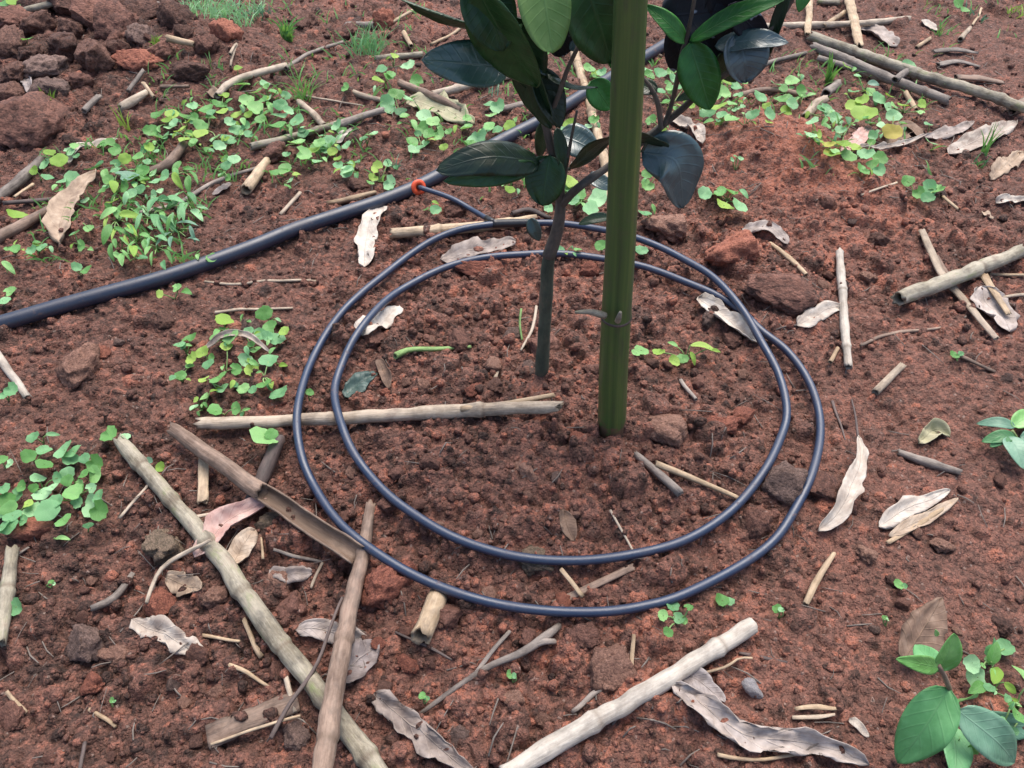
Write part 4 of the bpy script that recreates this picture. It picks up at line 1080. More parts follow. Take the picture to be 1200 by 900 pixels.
rt = .0037
outer = [(582, 262), (543, 268), (510, 280), (481, 298), (450, 322), (423, 344), (399, 368), (377, 400), (358, 441), (348, 487), (353, 533), (370, 573), (400, 615), (446, 651),
         (500, 681), (567, 704), (633, 715), (700, 717), (750, 711), (800, 697), (867, 663), (907, 633), (931, 598), (951, 557), (961, 513), (958, 475), (944, 440), (921, 410), (893, 388),
         (868, 364), (838, 345), (800, 329), (772, 318), (745, 310), (700, 302), (655, 297), (613, 298), (567, 302), (523, 313), (483, 332), (450, 354), (420, 389), (402, 424), (392, 460),
         (401, 500), (417, 535), (446, 571), (480, 599), (533, 630), (600, 651), (667, 657), (733, 651), (800, 634), (855, 600), (893, 556), (914, 515), (922, 482), (913, 440), (892, 400),
         (868, 364 - 4), (836, 325), (800, 303), (770, 288), (740, 277), (705, 269), (660, 262), (622, 261)]
nO = len(outer)
lifts = []
for i_ in range(nO):
    z = .0105
    if 18 <= i_ <= 34: z = .0105
    if nO - 10 <= i_ <= nO - 4: z = .0185          # crossing over the other loop
    lifts.append(z)
P = [G(a, b, z) for (a, b), z in zip(outer, lifts)]
Q = resample(P, 420)
g = np.array([hfull(q[0], q[1]) for q in Q]) + rt * .35
low = np.minimum(Q[:, 2], 9)
z = Q[:, 2].copy()
for oq, orr in OBST:                              # the tube drapes over stalks that lie beneath it
    for k in range(len(Q)):
        d2 = (oq[:, 0] - Q[k, 0]) ** 2 + (oq[:, 1] - Q[k, 1]) ** 2
        i_ = int(np.argmin(d2))
        if d2[i_] < (orr[i_] + rt) ** 2: g[k] = max(g[k], oq[i_, 2] + orr[i_] * .95 + rt * .9)
for k in range(len(Q)):
    z[k] = max(z[k], max(g[max(0, k - 3):k + 4]))
z = np.convolve(np.pad(z, 6, 'edge'), np.ones(13) / 13, 'valid')
for k in range(len(Q)):
    d = Q[k] - np.array(CAM); Q[k] = np.array(CAM) + d * ((z[k] - CAM.z) / d[2])
cb = Q[0].copy()
coil = empty('drip_coil', cb, 'thin black drip tube laid in a double ring round the sapling and stake', 'drip tube')
v, f, at = sweep(Q - cb, rt, 16)
link('ring_tube', mesh('ring_tube', v, f, M_TUBE, at), coil)
coilQ = Q
# tee sleeve joining both ends and the feeder
s0, s1 = Q[0], Q[-1]
v, f, at = sweep(resample([s0 + (s0 - s1) * .10, s0, (s0 + s1) / 2, s1, s1 + (s1 - s0) * .06], 14) - cb, rt * 1.28, 16)
link('tee_sleeve', mesh('tee_sleeve', v, f, M_SLEEVE, at), coil)
fe = gb + nrm * .006
Qf = resample([fe, G(528, 232, .016), G(555, 247, .013), s0 + np.array((-.004, 0, .002))], 26)
v, f, at = sweep(Qf - cb, rt * .80, 14)
link('feeder_tube', mesh('feeder_tube', v, f, M_TUBE, at), coil)
v, f, at = sweep(np.array([Qf[-4], Qf[-2], Qf[-1]]) - cb, rt * 1.0, 14)
link('tee_collar', mesh('tee_collar', v, f, M_SLEEVE, at), coil)

# ------------------------------------------------------------------ bamboo stake
m, t, b, o_ = nmat('bamboo_green')
a = N(t, 'ShaderNodeAttribute', attribute_name='sc')
mp = N(t, 'ShaderNodeMapping'); mp.inputs['Scale'].default_value = (3, 190, 190); t.links.new(a.outputs['Vector'], mp.inputs[0])
s = noise(t, mp.outputs[0], 1.0, 4, .6)
mp2 = N(t, 'ShaderNodeMapping'); mp2.inputs['Scale'].default_value = (22, 160, 160); t.links.new(a.outputs['Vector'], mp2.inputs[0])
s2 = noise(t, mp2.outputs[0], 1.0, 4, .6)
c = ramp(t, s, [(.30, (.036, .072, .022)), (.50, (.062, .112, .030)), (.64, (.10, .148, .038)), (.78, (.19, .21, .06))]).outputs[0]
c = mixc(t, math_(t, 'MULTIPLY', ramp(t, s2, [(.55, (0, 0, 0)), (.7, (1, 1, 1))]).outputs[0], .6), c, (.055, .055, .04))
e = N(t, 'ShaderNodeAttribute', attribute_name='end').outputs['Fac']
tc_ = N(t, 'ShaderNodeTexCoord').outputs['Object']
sp_ = N(t, 'ShaderNodeSeparateXYZ'); t.links.new(tc_, sp_.inputs[0])
mot = noise(t, tc_, 70, 6, .75)
c = mixc(t, math_(t, 'MULTIPLY', ramp(t, mot, [(.52, (0, 0, 0)), (.66, (1, 1, 1))]).outputs[0], .4), c, (.085, .085, .045))
mud = math_(t, 'SUBTRACT', math_(t, 'MULTIPLY_ADD', noise(t, tc_, 160, 5, .7), 1.6, -.25), math_(t, 'MULTIPLY', sp_.outputs[2], 22.))
c = mixc(t, math_(t, 'MULTIPLY', ramp(t, mud, [(.25, (0, 0, 0)), (.45, (1, 1, 1))]).outputs[0], .8), c, (.14, .07, .05))
c = mixc(t, math_(t, 'MULTIPLY', e, .7), c, (.03, .035, .015))
t.links.new(c, b.inputs['Base Color']); b.inputs['Roughness'].default_value = .38; b.inputs['Specular IOR Level'].default_value = .5
bump(t, s2, .0006, .4, b)
M_BAMBOO = m
ys = G(717, 500)[1]
spx = [(715, 512), (717, 490), (719, 430), (722, 372), (727, 290), (731, 200), (735, 100), (739, 0), (742, -90), (745, -180), (748, -260)]
swd = [32, 33, 34, 35, 35.5, 37, 39, 40, 40, 39, 38]
P = []; rad = []
for (a_, b_), w_ in zip(spx, swd):
    p = plane_y(a_, b_, ys); P.append(p); rad.append(w_ * .5 * mpp(p))
P[0][2] = min(P[0][2], G(717, 500)[2] - .03)
Q, rr = resample(P, 90, rad)
zn = plane_y(722, 372, ys)[2]
nodez = [zn, zn + .30, zn + .52]
for z in nodez:
    rr = rr * (1 + .06 * np.exp(-((Q[:, 2] - z) / .0025) ** 2) - .03 * np.exp(-((Q[:, 2] - z + .006) / .003) ** 2))
sb = P[1].copy(); sb[2] = gmac(sb[0], sb[1])
stake = empty('bamboo_stake', sb, 'thick green bamboo stake with a yellowish streak planted in the coil', 'stake')
v, f, at = sweep(Q - sb, rr, 28, hollow=.25)
link('culm', mesh('culm', v, f, M_BAMBOO, at), stake)
for z in nodez[:1]:
    k = int(np.argmin(np.abs(Q[:, 2] - z)))
    v, f, at = sweep(Q[k - 1:k + 2][[0, 1, 2]] * np.array([[1, 1, 1]]) * .0 + np.array([Q[k] - (0, 0, .0012), Q[k], Q[k] + (0, 0, .0012)]) - sb, [rr[k] * 1.0, rr[k] * 1.035, rr[k] * 1.0], 28)
    o = link('node_ring', mesh('node_ring', v, f, STALK['dark'], at), stake); o['label'] = 'dark ring of the stake joint'
pb = plane_y(709, 370, ys - .012); pe = plane_y(674, 366, ys - .018)
v, f, at = sweep(resample([pb, (pb + pe) / 2 + np.array((0, 0, .002)), pe], 8, None) - sb, [.0028, .0028, .0026, .0024, .002, .0018, .0015, .001], 8)
link('side_shoot', mesh('side_shoot', v, f, STALK['mossy'], at), stake)
pb = plane_y(724, 376, ys - .015); pe = plane_y(727, 366, ys - .02)
v, f, at = sweep(np.array([pb, (pb + pe) / 2, pe]) - sb, [.0025, .002, .0012], 8)
link('bud', mesh('bud', v, f, STALK['mossy'], at), stake)

# ------------------------------------------------------------------ citrus sapling
yc = G(634, 440)[1]
def C3(px, py, dy=0.0): return plane_y(px, py, yc + dy)
tb = C3(634, 440); tb[2] = gmac(tb[0], tb[1])
tree = empty('citrus_sapling', tb, 'young citrus sapling with dark glossy leaves and a slim crooked trunk inside the coil', 'sapling')
def limb(pts, wpx, mat, name, sides=14, lump=.12):
    P = [C3(*p) for p in pts]; rad = [w_ * .5 * mpp(P[int(round(i * (len(P) - 1) / (len(wpx) - 1)))]) for i, w_ in enumerate(wpx)]
    Q, rr = resample(P, max(10, len(P) * 7), rad)
    v, f, at = sweep(Q - tb, rr, sides, lump=lump, seed=R.randrange(99))
    return link(name, mesh(name, v, f, mat, at), tree)
limb([(632, 462), (634, 440), (637, 400), (640, 350), (641, 315), (645, 292)], [20, 17, 15, 15, 15, 16], M_BARKG, 'trunk')
limb([(643, 300), (650, 280), (655, 262), (657, 235), (652, 200), (644, 165), (638, 140), (630, 115), (620, 85), (608, 50), (596, 0), (590, -60), (588, -130)], [16, 16, 14, 12, 10, 10, 10, 10, 10, 9, 9, 8, 7], M_BARK, 'stem')
limb([(657, 240, 0), (680, 218, -.005), (712, 196, .01), (760, 160, .015), (800, 127, .01), (825, 104, 0), (860, 80, 0), (895, 45, 0), (925, 5, 0), (950, -50, 0)], [11, 10, 9, 9, 8, 7, 7, 7, 6, 5], M_BARK, 'branch')
limb([(657, 236, 0), (662, 205, -.004), (668, 170, -.006), (676, 130, -.01)], [5, 5, 4, 3], M_BARK, 'branch', 8)
limb([(775, 150, .012), (771, 122, .01), (762, 102, .01), (750, 88, .01)], [7, 6, 5, 4], M_BARK, 'branch', 8)
limb([(779, 146, .012), (788, 118, .01), (795, 88, 0), (800, 60, 0), (806, 40, 0), (815, -10, 0), (822, -80, 0)], [7, 6, 6, 6, 5, 5, 4], M_BARK, 'branch', 8)
limb([(640, 145, 0), (655, 110, -.01), (668, 75, -.012), (690, 42, -.01), (735, 41, .02)], [7, 6, 5, 6, 6], M_BARK, 'branch', 8)
def cleaf(base, tip, wpx, mat, nrm, fold=.15, curl=.0, droop=0.0, tipx=.62, label=None, pet=None, wav=.18, pw=.8, midp=None):
    """base/tip = (px, py, dy); nrm = facing of the upper side"""
    a = C3(*base); b = C3(*tip); L = np.linalg.norm(b - a)
    n_ = np.array(nrm, float); n_ /= np.linalg.norm(n_)
    mid_ = (a + b) / 2 + n_ * droop * L if midp is None else C3(*midp)
    Q = resample([a, mid_, b], 24)
    t = np.linspace(0, 1, 24)
    W = wpx * .5 * mpp(mid_) * (prof_leaf(t, tipx, pw) * .97 + .03 * (1 - t))
    v, f, l = blade(Q, W, n_, fold, curl, wav, .0006, 11, R.randrange(900), 0)
    o = link('leaf', mesh('leaf', v - tb, f, CIT[mat], {'lf': l}), tree)
    m = o.modifiers.new('thick', 'SOLIDIFY'); m.thickness = .0004
    if label: o['label'] = label
    if pet:
        p = C3(*pet)
        v, f, at = sweep(resample([p, (p + a) / 2 + np.array((0, 0, .002)), a], 8) - tb, .0012, 7)
        link('leaf_stalk', mesh('leaf_stalk', v, f, M_BARKG, at), tree)
    return o
UP = (0, -.25, 1)
cleaf((596, 80, -.01), (494, 70, -.03), 54, 'blue', (0, -.9, .62), .05, .2, .04, .6, 'broad blue green leaf pointing left with white droplet stains', (614, 92, 0))
cleaf((612, 30, 0), (470, -2, -.02), 42, 'dark', (0, -.5, -.8), .15, .3, .06, .6)
cleaf((560, -12, -.03), (630, 100, -.02), 76, 'forest', (-.5, -.75, .2), .15, .3, .05, .6)
cleaf((556, -30, -.02), (590, 60, -.03), 66, 'forest', (.2, -.9, .2), .15, .3, .05, .6)
cleaf((632, -48, -.03), (648, 62, -.05), 64, 'light', (-.1, -.95, .25), .12, .35, .05, .5, 'bright yellow green leaf hanging near the trunk')
cleaf((680, -40, -.03), (716, 74, -.03), 78, 'forest', (.1, -.95, .2), .2, .3, .05, .6)
cleaf((668, -30, .01), (690, 62, .02), 60, 'dark', (-.2, -.95, .2), .2, .3, .05, .6)
cleaf((700, -20, -.01), (722, 84, .01), 34, 'mid', (.4, -.9, .1), .1, .2, .02, .6)
cleaf((660, 20, 0), (655, 66, .01), 36, 'shaded', (0, -.95, .2), .2, .2, .03, .6)
cleaf((612, 60, 0), (646, 150, -.005), 46, 'dark', (-.6, -.7, .2), .2, .3, .03, .65)
cleaf((628, 80, .0), (656, 150, -.01), 40, 'dark', (.5, -.8, .2), .2, .3, .03, .65)
cleaf((604, 20, .005), (628, 108, .0), 52, 'dark', (.1, -.95, .1), .2, .3, .03, .65)
cleaf((632, 190, -.006), (511, 200, -.03), 46, 'dark', (0, -.62, .8), .1, -.3, .22, .5, 'dark leaf arching to the left over the pipe fitting', (648, 186, 0))
cleaf((628, 194, -.010), (520, 212, -.034), 26, 'forest', (.0, -.85, .35), .05, .2, .16, .55, 'green underside of the arching left leaf')
cleaf((644, 182, -.004), (636, 241, -.018), 50, 'forest', (-.3, -.95, .15), .15, .25, .03, .55)
cleaf((652, 150, 0), (660, 205, -.01), 18, 'dark', (.5, -.8, .1), .15, .3, .03, .6)
cleaf((640, 140, .002), (632, 185, .012), 18, 'dark', (-.3, -.8, .5), .15, .3, .03, .6)
cleaf((640, 84, .0), (700, 102, -.01), 26, 'dark', (0, -.3, -.9), .2, .3, .08, .6)
cleaf((645, 88, 0), (612, 76, -.002), 12, 'skylit', (0, -.4, .9), .1, .2, .08, .6)
cleaf((668, 198, -.0), (784, 172, .01), 62, 'dark', (.0, -.55, -.8), .12, -.35, .0, .6, 'dark arching leaf seen from below behind the stake', (660, 205, 0), midp=(722, 160, 0))
cleaf((752, 178, .012), (800, 244, .0), 64, 'skylit', (.35, -.85, .45), .08, .25, .08, .62, 'slate blue leaf hanging right of the stake, sky sheen in its colour', (766, 158, .014), midp=(792, 190, .004))
cleaf((655, 158, .02), (702, 180, .015), 42, 'skylit', (0, -.6, .9), .1, .2, .06, .6)
cleaf((690, 205, .02), (716, 222, .012), 20, 'skylit', (0, -.6, .9), .1, .2, .06, .6)
cleaf((714, 255, .0), (678, 263, -.006), 14, 'dark', (0, -.4, .9), .2, .2, .1, .6)
cleaf((622, 256, -.002), (632, 282, -.01), 18, 'teal' if False else 'blue', (-.3, -.8, .4), .1, .2, .06, .6)
cleaf((668, 58, .0), (690, 40, .0), 16, 'skylit', (0, -.6, .8), .1, .2, .06, .6)
cleaf((692, 95, .012), (716, 128, .01), 34, 'mid', (.2, -.9, .3), .1, .2, .06, .6)
cleaf((808, 50, .0), (832, 128, -.01), 48, 'mid', (-.15, -.9, .4), .16, .25, .06, .62, 'bright green leaf hanging right of the stake', None)
cleaf((808, 48, .0), (922, -2, -.01), 27, 'mid', (0, -.55, .85), .12, .2, .10, .7, 'narrow bright green leaf reaching up to the right')
cleaf((804, 50, .0), (756, 6, .005), 24, 'mid', (0, -.7, .7), .12, .2, .08, .7)
cleaf((866, 38, -.0), (874, 97, -.012), 58, 'skylit', (.1, -.85, .5), .12, .3, .10, .6, 'slate blue leaf hanging beside the bright green one, sky sheen in its colour')
cleaf((838, 54, -.0), (924, 50, -.01), 28, 'skylit', (0, -.6, .85), .1, .2, .12, .6)
cleaf((774, 20, .012), (860, 10, .01), 60, 'shaded', (0, -.9, .35), .1, .2, .02, .5, 'shaded leaf with pale spots behind the others, its shade painted blackish')
cleaf((800, 0, .02), (846, 88, .015), 64, 'shaded', (.2, -.95, .2), .1, .2, .02, .6)
cleaf((838, -10, .01), (872, 62, .015), 52, 'shaded', (-.2, -.95, .2), .1, .2, .02, .6)
cleaf((800, 20, .015), (790, 84, .02), 36, 'shaded', (0, -.95, .2), .1, .2, .02, .6)
cleaf((855, 5, .0), (900, 50, .0), 34, 'shaded', (-.2, -.9, .2), .1, .2, .02, .6)
cleaf((845, 62, .01), (862, 96, .015), 26, 'dark', (-.2, -.9, .2), .1, .2, .02, .6)
cleaf((926, -12, 0), (900, 66, -.002), 18, 'dark', (-.7, -.6, .2), .2, .3, .04, .6)
cleaf((950, -30, 0), (936, 14, -.006), 20, 'mid', (-.2, -.8, .4), .1, .2, .02, .6)
cleaf((823, 106, 0), (792, 118, 0), 12, 'dark', (0, -.5, .8), .1, .2, .02, .6)
cleaf((770, 108, .01), (738, 96, .02), 22, 'dark', (0, -.6, .8), .1, .2, .02, .6)
# the crown goes on above the picture
for k in range(12):
    s = k / 12
    if k % 2: bx, by = 590 + R.uniform(-10, 10), -10 - 130 * s
    else: bx, by = 820 + R.uniform(-30, 30), -20 - 80 * s
    dx = R.uniform(-120, 120); dy = R.uniform(-60, -10)
    cleaf((bx, by, R.uniform(-.01, .01)), (bx + dx, by + dy, R.uniform(-.06, .05)), R.uniform(50, 70), R.choice(['dark', 'dark', 'mid', 'dark', 'blue']), (R.uniform(-.3, .3), -.5, .9), .15, .2, .1, .6)

# ------------------------------------------------------------------ weeds
def round_leaf(k):
    rs = np.random.RandomState(40 + k); n = 20; V = [(0, 0, 0)]; L = [(0, 0, 0)]; Fc = []
    notch = [.55, .30, .0, .15][k % 4]
    for ri, q in enumerate((.38, .72, 1.0)):
        for i in range(n):
            a = 2 * math.pi * (i + .5) / n - math.pi / 2          # notch at -y, where the petiole joins
            dn = abs(((a + math.pi / 2 + math.pi) % (2 * math.pi)) - math.pi)
            r = q * (1 - notch * math.exp(-(dn / .32) ** 2)) * (1 + (.05 * math.cos(9 * a + k) if q == 1 else 0) + .09 * math.sin(2 * a + k) + .05 * rs.normal() * (q == 1))
            x, y = r * math.cos(a) * 1.05, r * math.sin(a)
            z = .26 * q * q + .12 * math.sin(2 * a + k * 1.3) * q * q + .07 * math.sin(3 * a + k) * q - (.10 if q == 1 else 0) * (k % 2)
            V.append((x, y, z)); L.append((a / (2 * math.pi) * 2.0, q * .8 + .15, 0))
    for i in range(n):
        Fc.append((0, 1 + i, 1 + (i + 1) % n))
        for q in range(2):
            a = 1 + q * n; b = a + n
            Fc.append((a + i, b + i, b + (i + 1) % n, a + (i + 1) % n))
    return np.array(V), Fc, np.array(L)
def oval_leaf(k, ratio=.45):
    n = 12; nw = 7; V = []; L = []; Fc = []
    for i in range(n):
        t = i / (n - 1); w_ = float(prof_leaf(np.array(t), .7, .8)) * ratio
        for j in range(nw):
            s = 2 * j / (nw - 1) - 1
            V.append((s * w_, t * 2 - 1, .25 * abs(s) * w_ + .15 * math.sin(t * 3.1) - .25 * t * t + .03 * math.sin(7 * t + 3 * s + k))); L.append((t, s, 0))
    for i in range(n - 1):
        for j in range(nw - 1):
            a = i * nw + j; Fc.append((a, a + 1, a + nw + 1, a + nw))
    return np.array(V), Fc, np.array(L)
LM = {}
def leaf_mesh(shape, k, mat):
    key = (shape, k, mat)
    if key not in LM:
        v, f, l = round_leaf(k) if shape == 'round' else oval_leaf(k, {'oval': .5, 'narrow': .22, 'mid': .36}[shape])
        LM[key] = mesh('leaf', v, f, WEED[mat], {'lf': l})
    return LM[key]
def weed(leaves, label, group, cat='weed', root=None, name='round_leaved_weed', hgt=1.0, stemw=1.0):
    """leaves: (px, py, size px, material, shape, turn)"""
    cx = sum(l[0] for l in leaves) / len(leaves); cy = sum(l[1] for l in leaves) / len(leaves) + 8
    if root: cx, cy = root
    rp = G(cx, cy); rp[2] = hfull(rp[0], rp[1]) - .001
    e = empty(name, rp, label, cat, group)
    segs = []
    for l in leaves:
        px, py, s, mat, shape = l[:5]
        h = (.008 + .013 * R.random()) * hgt
        p = G(px, py, h); p[2] = max(p[2], hfull(p[0], p[1]) + .004)
        r = s * .5 * mpp(p) * 1.1
        o = link('leaf', leaf_mesh(shape, R.randrange(4), mat), e)
        o.location = p - rp
        out = p - rp
        az = math.atan2(out[1], out[0]) - math.pi / 2 + R.uniform(-.5, .5)
        if len(l) > 5 and l[5] is not None: az = l[5]
        if np.linalg.norm(out[:2]) < .004: az = R.uniform(0, 6.28)
        tilt = Euler((R.uniform(-.5, .5) + .15, R.uniform(-.5, .5), 0)).to_matrix().to_4x4()
        o.rotation_euler = (tilt @ Matrix.Rotation(az, 4, 'Z')).to_euler()
        o.scale = (r, r, r)
        jn = p - np.array((math.cos(az + math.pi / 2), math.sin(az + math.pi / 2), 0)) * r * (.1 if shape == 'round' else .95) 
        q = resample([rp * 1.0, (rp + jn) / 2 + np.array((R.uniform(-.002, .002), R.uniform(-.002, .002), .002)), jn], 6)
        segs.append(sweep(q - rp, [.0008 * stemw, .0007 * stemw, .0006 * stemw, .0006 * stemw, .0006 * stemw, .0005 * stemw], 5))
    v, f, at = join(segs)
    link('stem', mesh('stem', v, f, M_STEM, at), e)
    return e
def cluster(pts, mats, maxn=6, rad=26):
    pts = list(pts); R2 = random.Random(len(pts)); out = []
    pts.sort(key=lambda p: (round(p[0] / 25), p[1]))
    while pts:
        a = pts.pop(0); g = [a]
        pts.sort(key=lambda p: math.hypot(p[0] - a[0], (p[1] - a[1]) * 1.3))
        while pts and len(g) < maxn and math.hypot(pts[0][0] - a[0], (pts[0][1] - a[1]) * 1.3) < rad:
            g.append(pts.pop(0))
        out.append([(p[0], p[1], p[2] if len(p) > 2 else 17, p[4] if len(p) > 4 else R2.choice(mats), p[3] if len(p) > 3 else 'round') for p in g])
        pts.sort(key=lambda p: (round(p[0] / 25), p[1]))
    return out
NUM = ['no', 'one', 'two', 'three', 'four', 'five', 'six', 'seven', 'eight']
def patch(pts, mats, where, name='round_leaved_weed', **kw):
    if len(pts) > 12 and 'pale green' not in where:                    # smaller leaves below and between the big ones
        R3 = random.Random(len(pts) * 7)
        for q_ in list(pts):
            for _ in range(R3.choice([0, 1, 2, 2])):
                a_ = R3.uniform(0, 6.28); s_ = q_[2] if len(q_) > 2 else 16
                pts = pts + [(q_[0] + math.cos(a_) * s_ * .8, q_[1] + math.sin(a_) * s_ * .65, s_ * R3.uniform(.5, .85), R3.choice(['round', 'round', 'oval', 'mid', 'oval']), R3.choice(['fresh', 'deep', 'mint', 'fresh', 'lime']))]
        pts = [(q_[0], q_[1], (q_[2] if len(q_) > 2 else 16) * .88) + tuple(q_[3:]) for q_ in pts]
    kw.setdefault('maxn', 8)
    gs = cluster(pts, mats, **kw)
    gs.sort(key=lambda g: sum(l[0] for l in g) / len(g))
    for i, g in enumerate(gs):
        weed(g, ('%s leaved weed, %s from left %s' % (NUM[len(g)], ORD[i], where)) if len(gs) > 1 else 'round weed with %s leaves %s' % (NUM[len(g)], where), 'weeds ' + where, name=name)

GR = ['fresh', 'mint', 'mint', 'fresh', 'lime']
patch([(283, 99, 20), (301, 108, 16), (290, 118, 17), (299, 127, 19), (320, 108, 14), (312, 118, 15), (329, 123, 16), (312, 133, 15), (327, 136, 22), (325, 147, 20), (348, 142, 20), (257, 123, 16), (260, 131, 15),
       (242, 129, 18), (225, 125, 14), (217, 137, 14), (186, 134, 18), (202, 134, 15), (236, 147, 17), (236, 157, 17), (212, 153, 15), (201, 149, 15), (216, 164, 13), (177, 153, 16), (184, 160, 14), (175, 173, 12),
       (279, 134, 15), (278, 153, 19), (268, 164, 17), (253, 162, 15), (257, 171, 14), (288, 147, 12), (275, 187, 14), (266, 194, 13), (261, 204, 11), (247, 138, 14), (270, 143, 13), (305, 140, 13), (338, 130, 12),
       (228, 138, 13), (262, 112, 12), (279, 80, 10), (292, 158, 12), (310, 98, 11), (335, 112, 12), (195, 160, 12), (226, 168, 11), (244, 176, 10)], GR, 'in the green patch at upper left')
patch([(366, 154, 15), (395, 147, 14), (348, 168, 20), (356, 181, 20), (368, 177, 17), (373, 173, 18), (385, 166, 18), (407, 170, 12), (333, 173, 13), (335, 199, 18), (340, 212, 11), (407, 201, 16), (396, 194, 12), (372, 190, 12), (390, 178, 12)],
      GR, 'between the upper left patch and the pipe')
patch([(126, 169, 17), (70, 188, 19), (53, 193, 14), (58, 179, 12), (82, 178, 12), (56, 208, 13), (86, 213, 24), (72, 213, 14), (112, 197, 24, 'round', 'deep'), (128, 211, 14), (150, 208, 26, 'round', 'blue'), (148, 186, 17), (162, 184, 15),
       (138, 200, 15), (169, 211, 15), (181, 213, 14), (193, 206, 15), (175, 173, 12), (133, 236, 15, 'round', 'lime'), (156, 228, 16), (20, 253, 22), (88, 274, 13), (96, 288, 14), (104, 268, 11), (146, 218, 15), (160, 198, 15), (120, 224, 11),
       (18, 292, 12), (37, 293, 12), (50, 290, 13), (40, 200, 11), (100, 235, 10), (165, 222, 13), (180, 228, 11)],
      GR, 'in the loose weeds at the left edge')
patch([(447, 82, 16), (478, 78, 18), (488, 97, 18), (443, 95, 15, 'round', 'lime'), (455, 123, 22, 'round', 'mint'), (478, 117, 16), (475, 137, 14), (497, 137, 20), (507, 143, 16), (503, 158, 16), (515, 158, 15), (437, 158, 15),
       (482, 167, 17), (405, 103, 12), (547, 150, 17), (573, 148, 15), (583, 153, 15), (597, 147, 14, 'round', 'lime'), (583, 125, 18), (573, 123, 14), (560, 163, 24), (550, 168, 14), (407, 200, 15), (442, 197, 16), (455, 197, 11), (437, 208, 11),
       (457, 215, 18), (510, 246, 13), (600, 210, 16), (597, 222, 13, 'round', 'lime'), (485, 176, 14), (520, 172, 10), (462, 66, 10), (412, 193, 10)],
      GR, 'behind the pipe to the left of the sapling')
patch([(622, 63, 15), (690, 80, 14), (662, 100, 14), (660, 110, 14), (667, 145, 14), (677, 147, 16, 'oval', 'deep'), (663, 157, 10), (642, 243, 14), (667, 213, 18), (670, 233, 20), (677, 230, 17), (700, 232, 25, 'round', 'mint'), (692, 245, 21, 'round', 'mint'),
       (680, 227, 18), (705, 288, 15), (752, 293, 14), (755, 250, 16), (758, 217, 16), (760, 203, 15, 'round', 'fresh'), (763, 141, 13), (777, 153, 10), (657, 293, 10), (677, 293, 9), (662, 222, 13), (630, 50, 14), (640, 62, 12), (700, 62, 12), (705, 85, 12),
       (650, 135, 12), (696, 140, 12)], GR, 'behind the sapling and the stake')
patch([(759, 83, 12), (773, 86, 16), (775, 108, 14), (793, 102, 16), (806, 97, 17), (808, 121, 15), (790, 92, 13), (852, 92, 18), (847, 108, 18), (861, 101, 16), (830, 131, 18), (843, 125, 18), (858, 140, 19), (846, 135, 12), (869, 127, 11), (882, 134, 15),
       (890, 113, 18), (902, 134, 15), (910, 99, 18), (928, 95, 16), (939, 108, 16), (917, 117, 20), (928, 122, 16), (921, 130, 14), (838, 115, 14), (865, 112, 11), (898, 124, 10), (780, 120, 12), (792, 128, 10), (822, 118, 12), (858, 122, 12), (850, 82, 10)],
      GR, 'in the weeds right of the stake')
patch([(952, 143, 15), (949, 159, 15), (960, 166, 13, 'round', 'lime'), (969, 130, 18), (980, 140, 17), (971, 170, 14, 'round', 'yellow'), (986, 170, 22), (971, 179, 12, 'round', 'yellow'), (1014, 133, 28), (1001, 127, 22), (1010, 118, 17), (1030, 116, 17), (1047, 136, 17),
       (1033, 148, 13), (1046, 155, 22, 'round', 'yellow'), (1023, 159, 12), (1032, 186, 17), (1014, 181, 19), (995, 183, 18), (1010, 199, 17), (1030, 200, 16), (1024, 98, 16, 'oval', 'blue'), (1058, 124, 13), (1080, 122, 12), (1078, 132, 11), (1092, 168, 17),
       (964, 128, 14), (1088, 146, 10), (1064, 79, 18), (992, 78, 12), (985, 152, 12), (996, 145, 12), (1040, 126, 12), (1022, 193, 14), (1000, 108, 12), (968, 148, 12), (1005, 90, 11), (1058, 145, 10), (1020, 145, 13)],
      GR, 'in the weeds at upper right')
patch([(827, 227, 16), (844, 226, 15), (857, 226, 14), (872, 227, 14, 'oval'), (848, 242, 19, 'round', 'lime'), (866, 241, 18)], ['mint', 'fresh'], 'alone on the soil right of the stake', maxn=8, rad=60)
patch([(863, 184, 7), (868, 186, 6), (858, 187, 5)], ['mint'], 'as a tiny sprout on the red mound')
patch([(1087, 222, 20), (1098, 222, 16), (1076, 226, 13), (1087, 232, 13), (1063, 212, 14)], ['mint', 'fresh'], 'alone right of the red mound')
patch([(263, 377, 22), (283, 372, 13, 'narrow'), (310, 367, 19, 'round', 'fresh'), (317, 383, 17), (323, 398, 20, 'round', 'mint'), (305, 393, 17, 'round', 'mint'), (292, 388, 12), (272, 395, 21), (223, 397, 17), (237, 413, 16), (245, 427, 15), (277, 433, 15),
       (295, 433, 17), (315, 423, 22, 'round', 'mint'), (288, 422, 17), (257, 443, 20), (310, 450, 17), (328, 463, 22, 'round', 'mint'), (363, 460, 10), (252, 482, 21), (277, 478, 15), (262, 455, 15), (240, 447, 13), (225, 420, 15), (210, 405, 14), (268, 412, 14), (300, 410, 13),
       (212, 440, 13), (285, 455, 14), (240, 466, 13), (228, 478, 12)], GR, 'left of the coil')
patch([(310, 513, 28, 'round', 'fresh'), (318, 509, 14, 'round', 'fresh')], ['fresh'], 'below the horizontal stalk by the coil')
patch([(128, 510, 19), (147, 512, 10), (174, 543, 12, 'round', 'blue'), (188, 547, 10, 'round', 'lime')], ['fresh', 'mint'], 'at the head of the mossy stalk')
patch([(13, 457, 15), (5, 463, 11), (3, 353, 15), (13, 342, 14), (10, 313, 20, 'mid'), (90, 313, 11), (102, 317, 12)], ['mint', 'fresh'], 'at the left edge below the pipe')
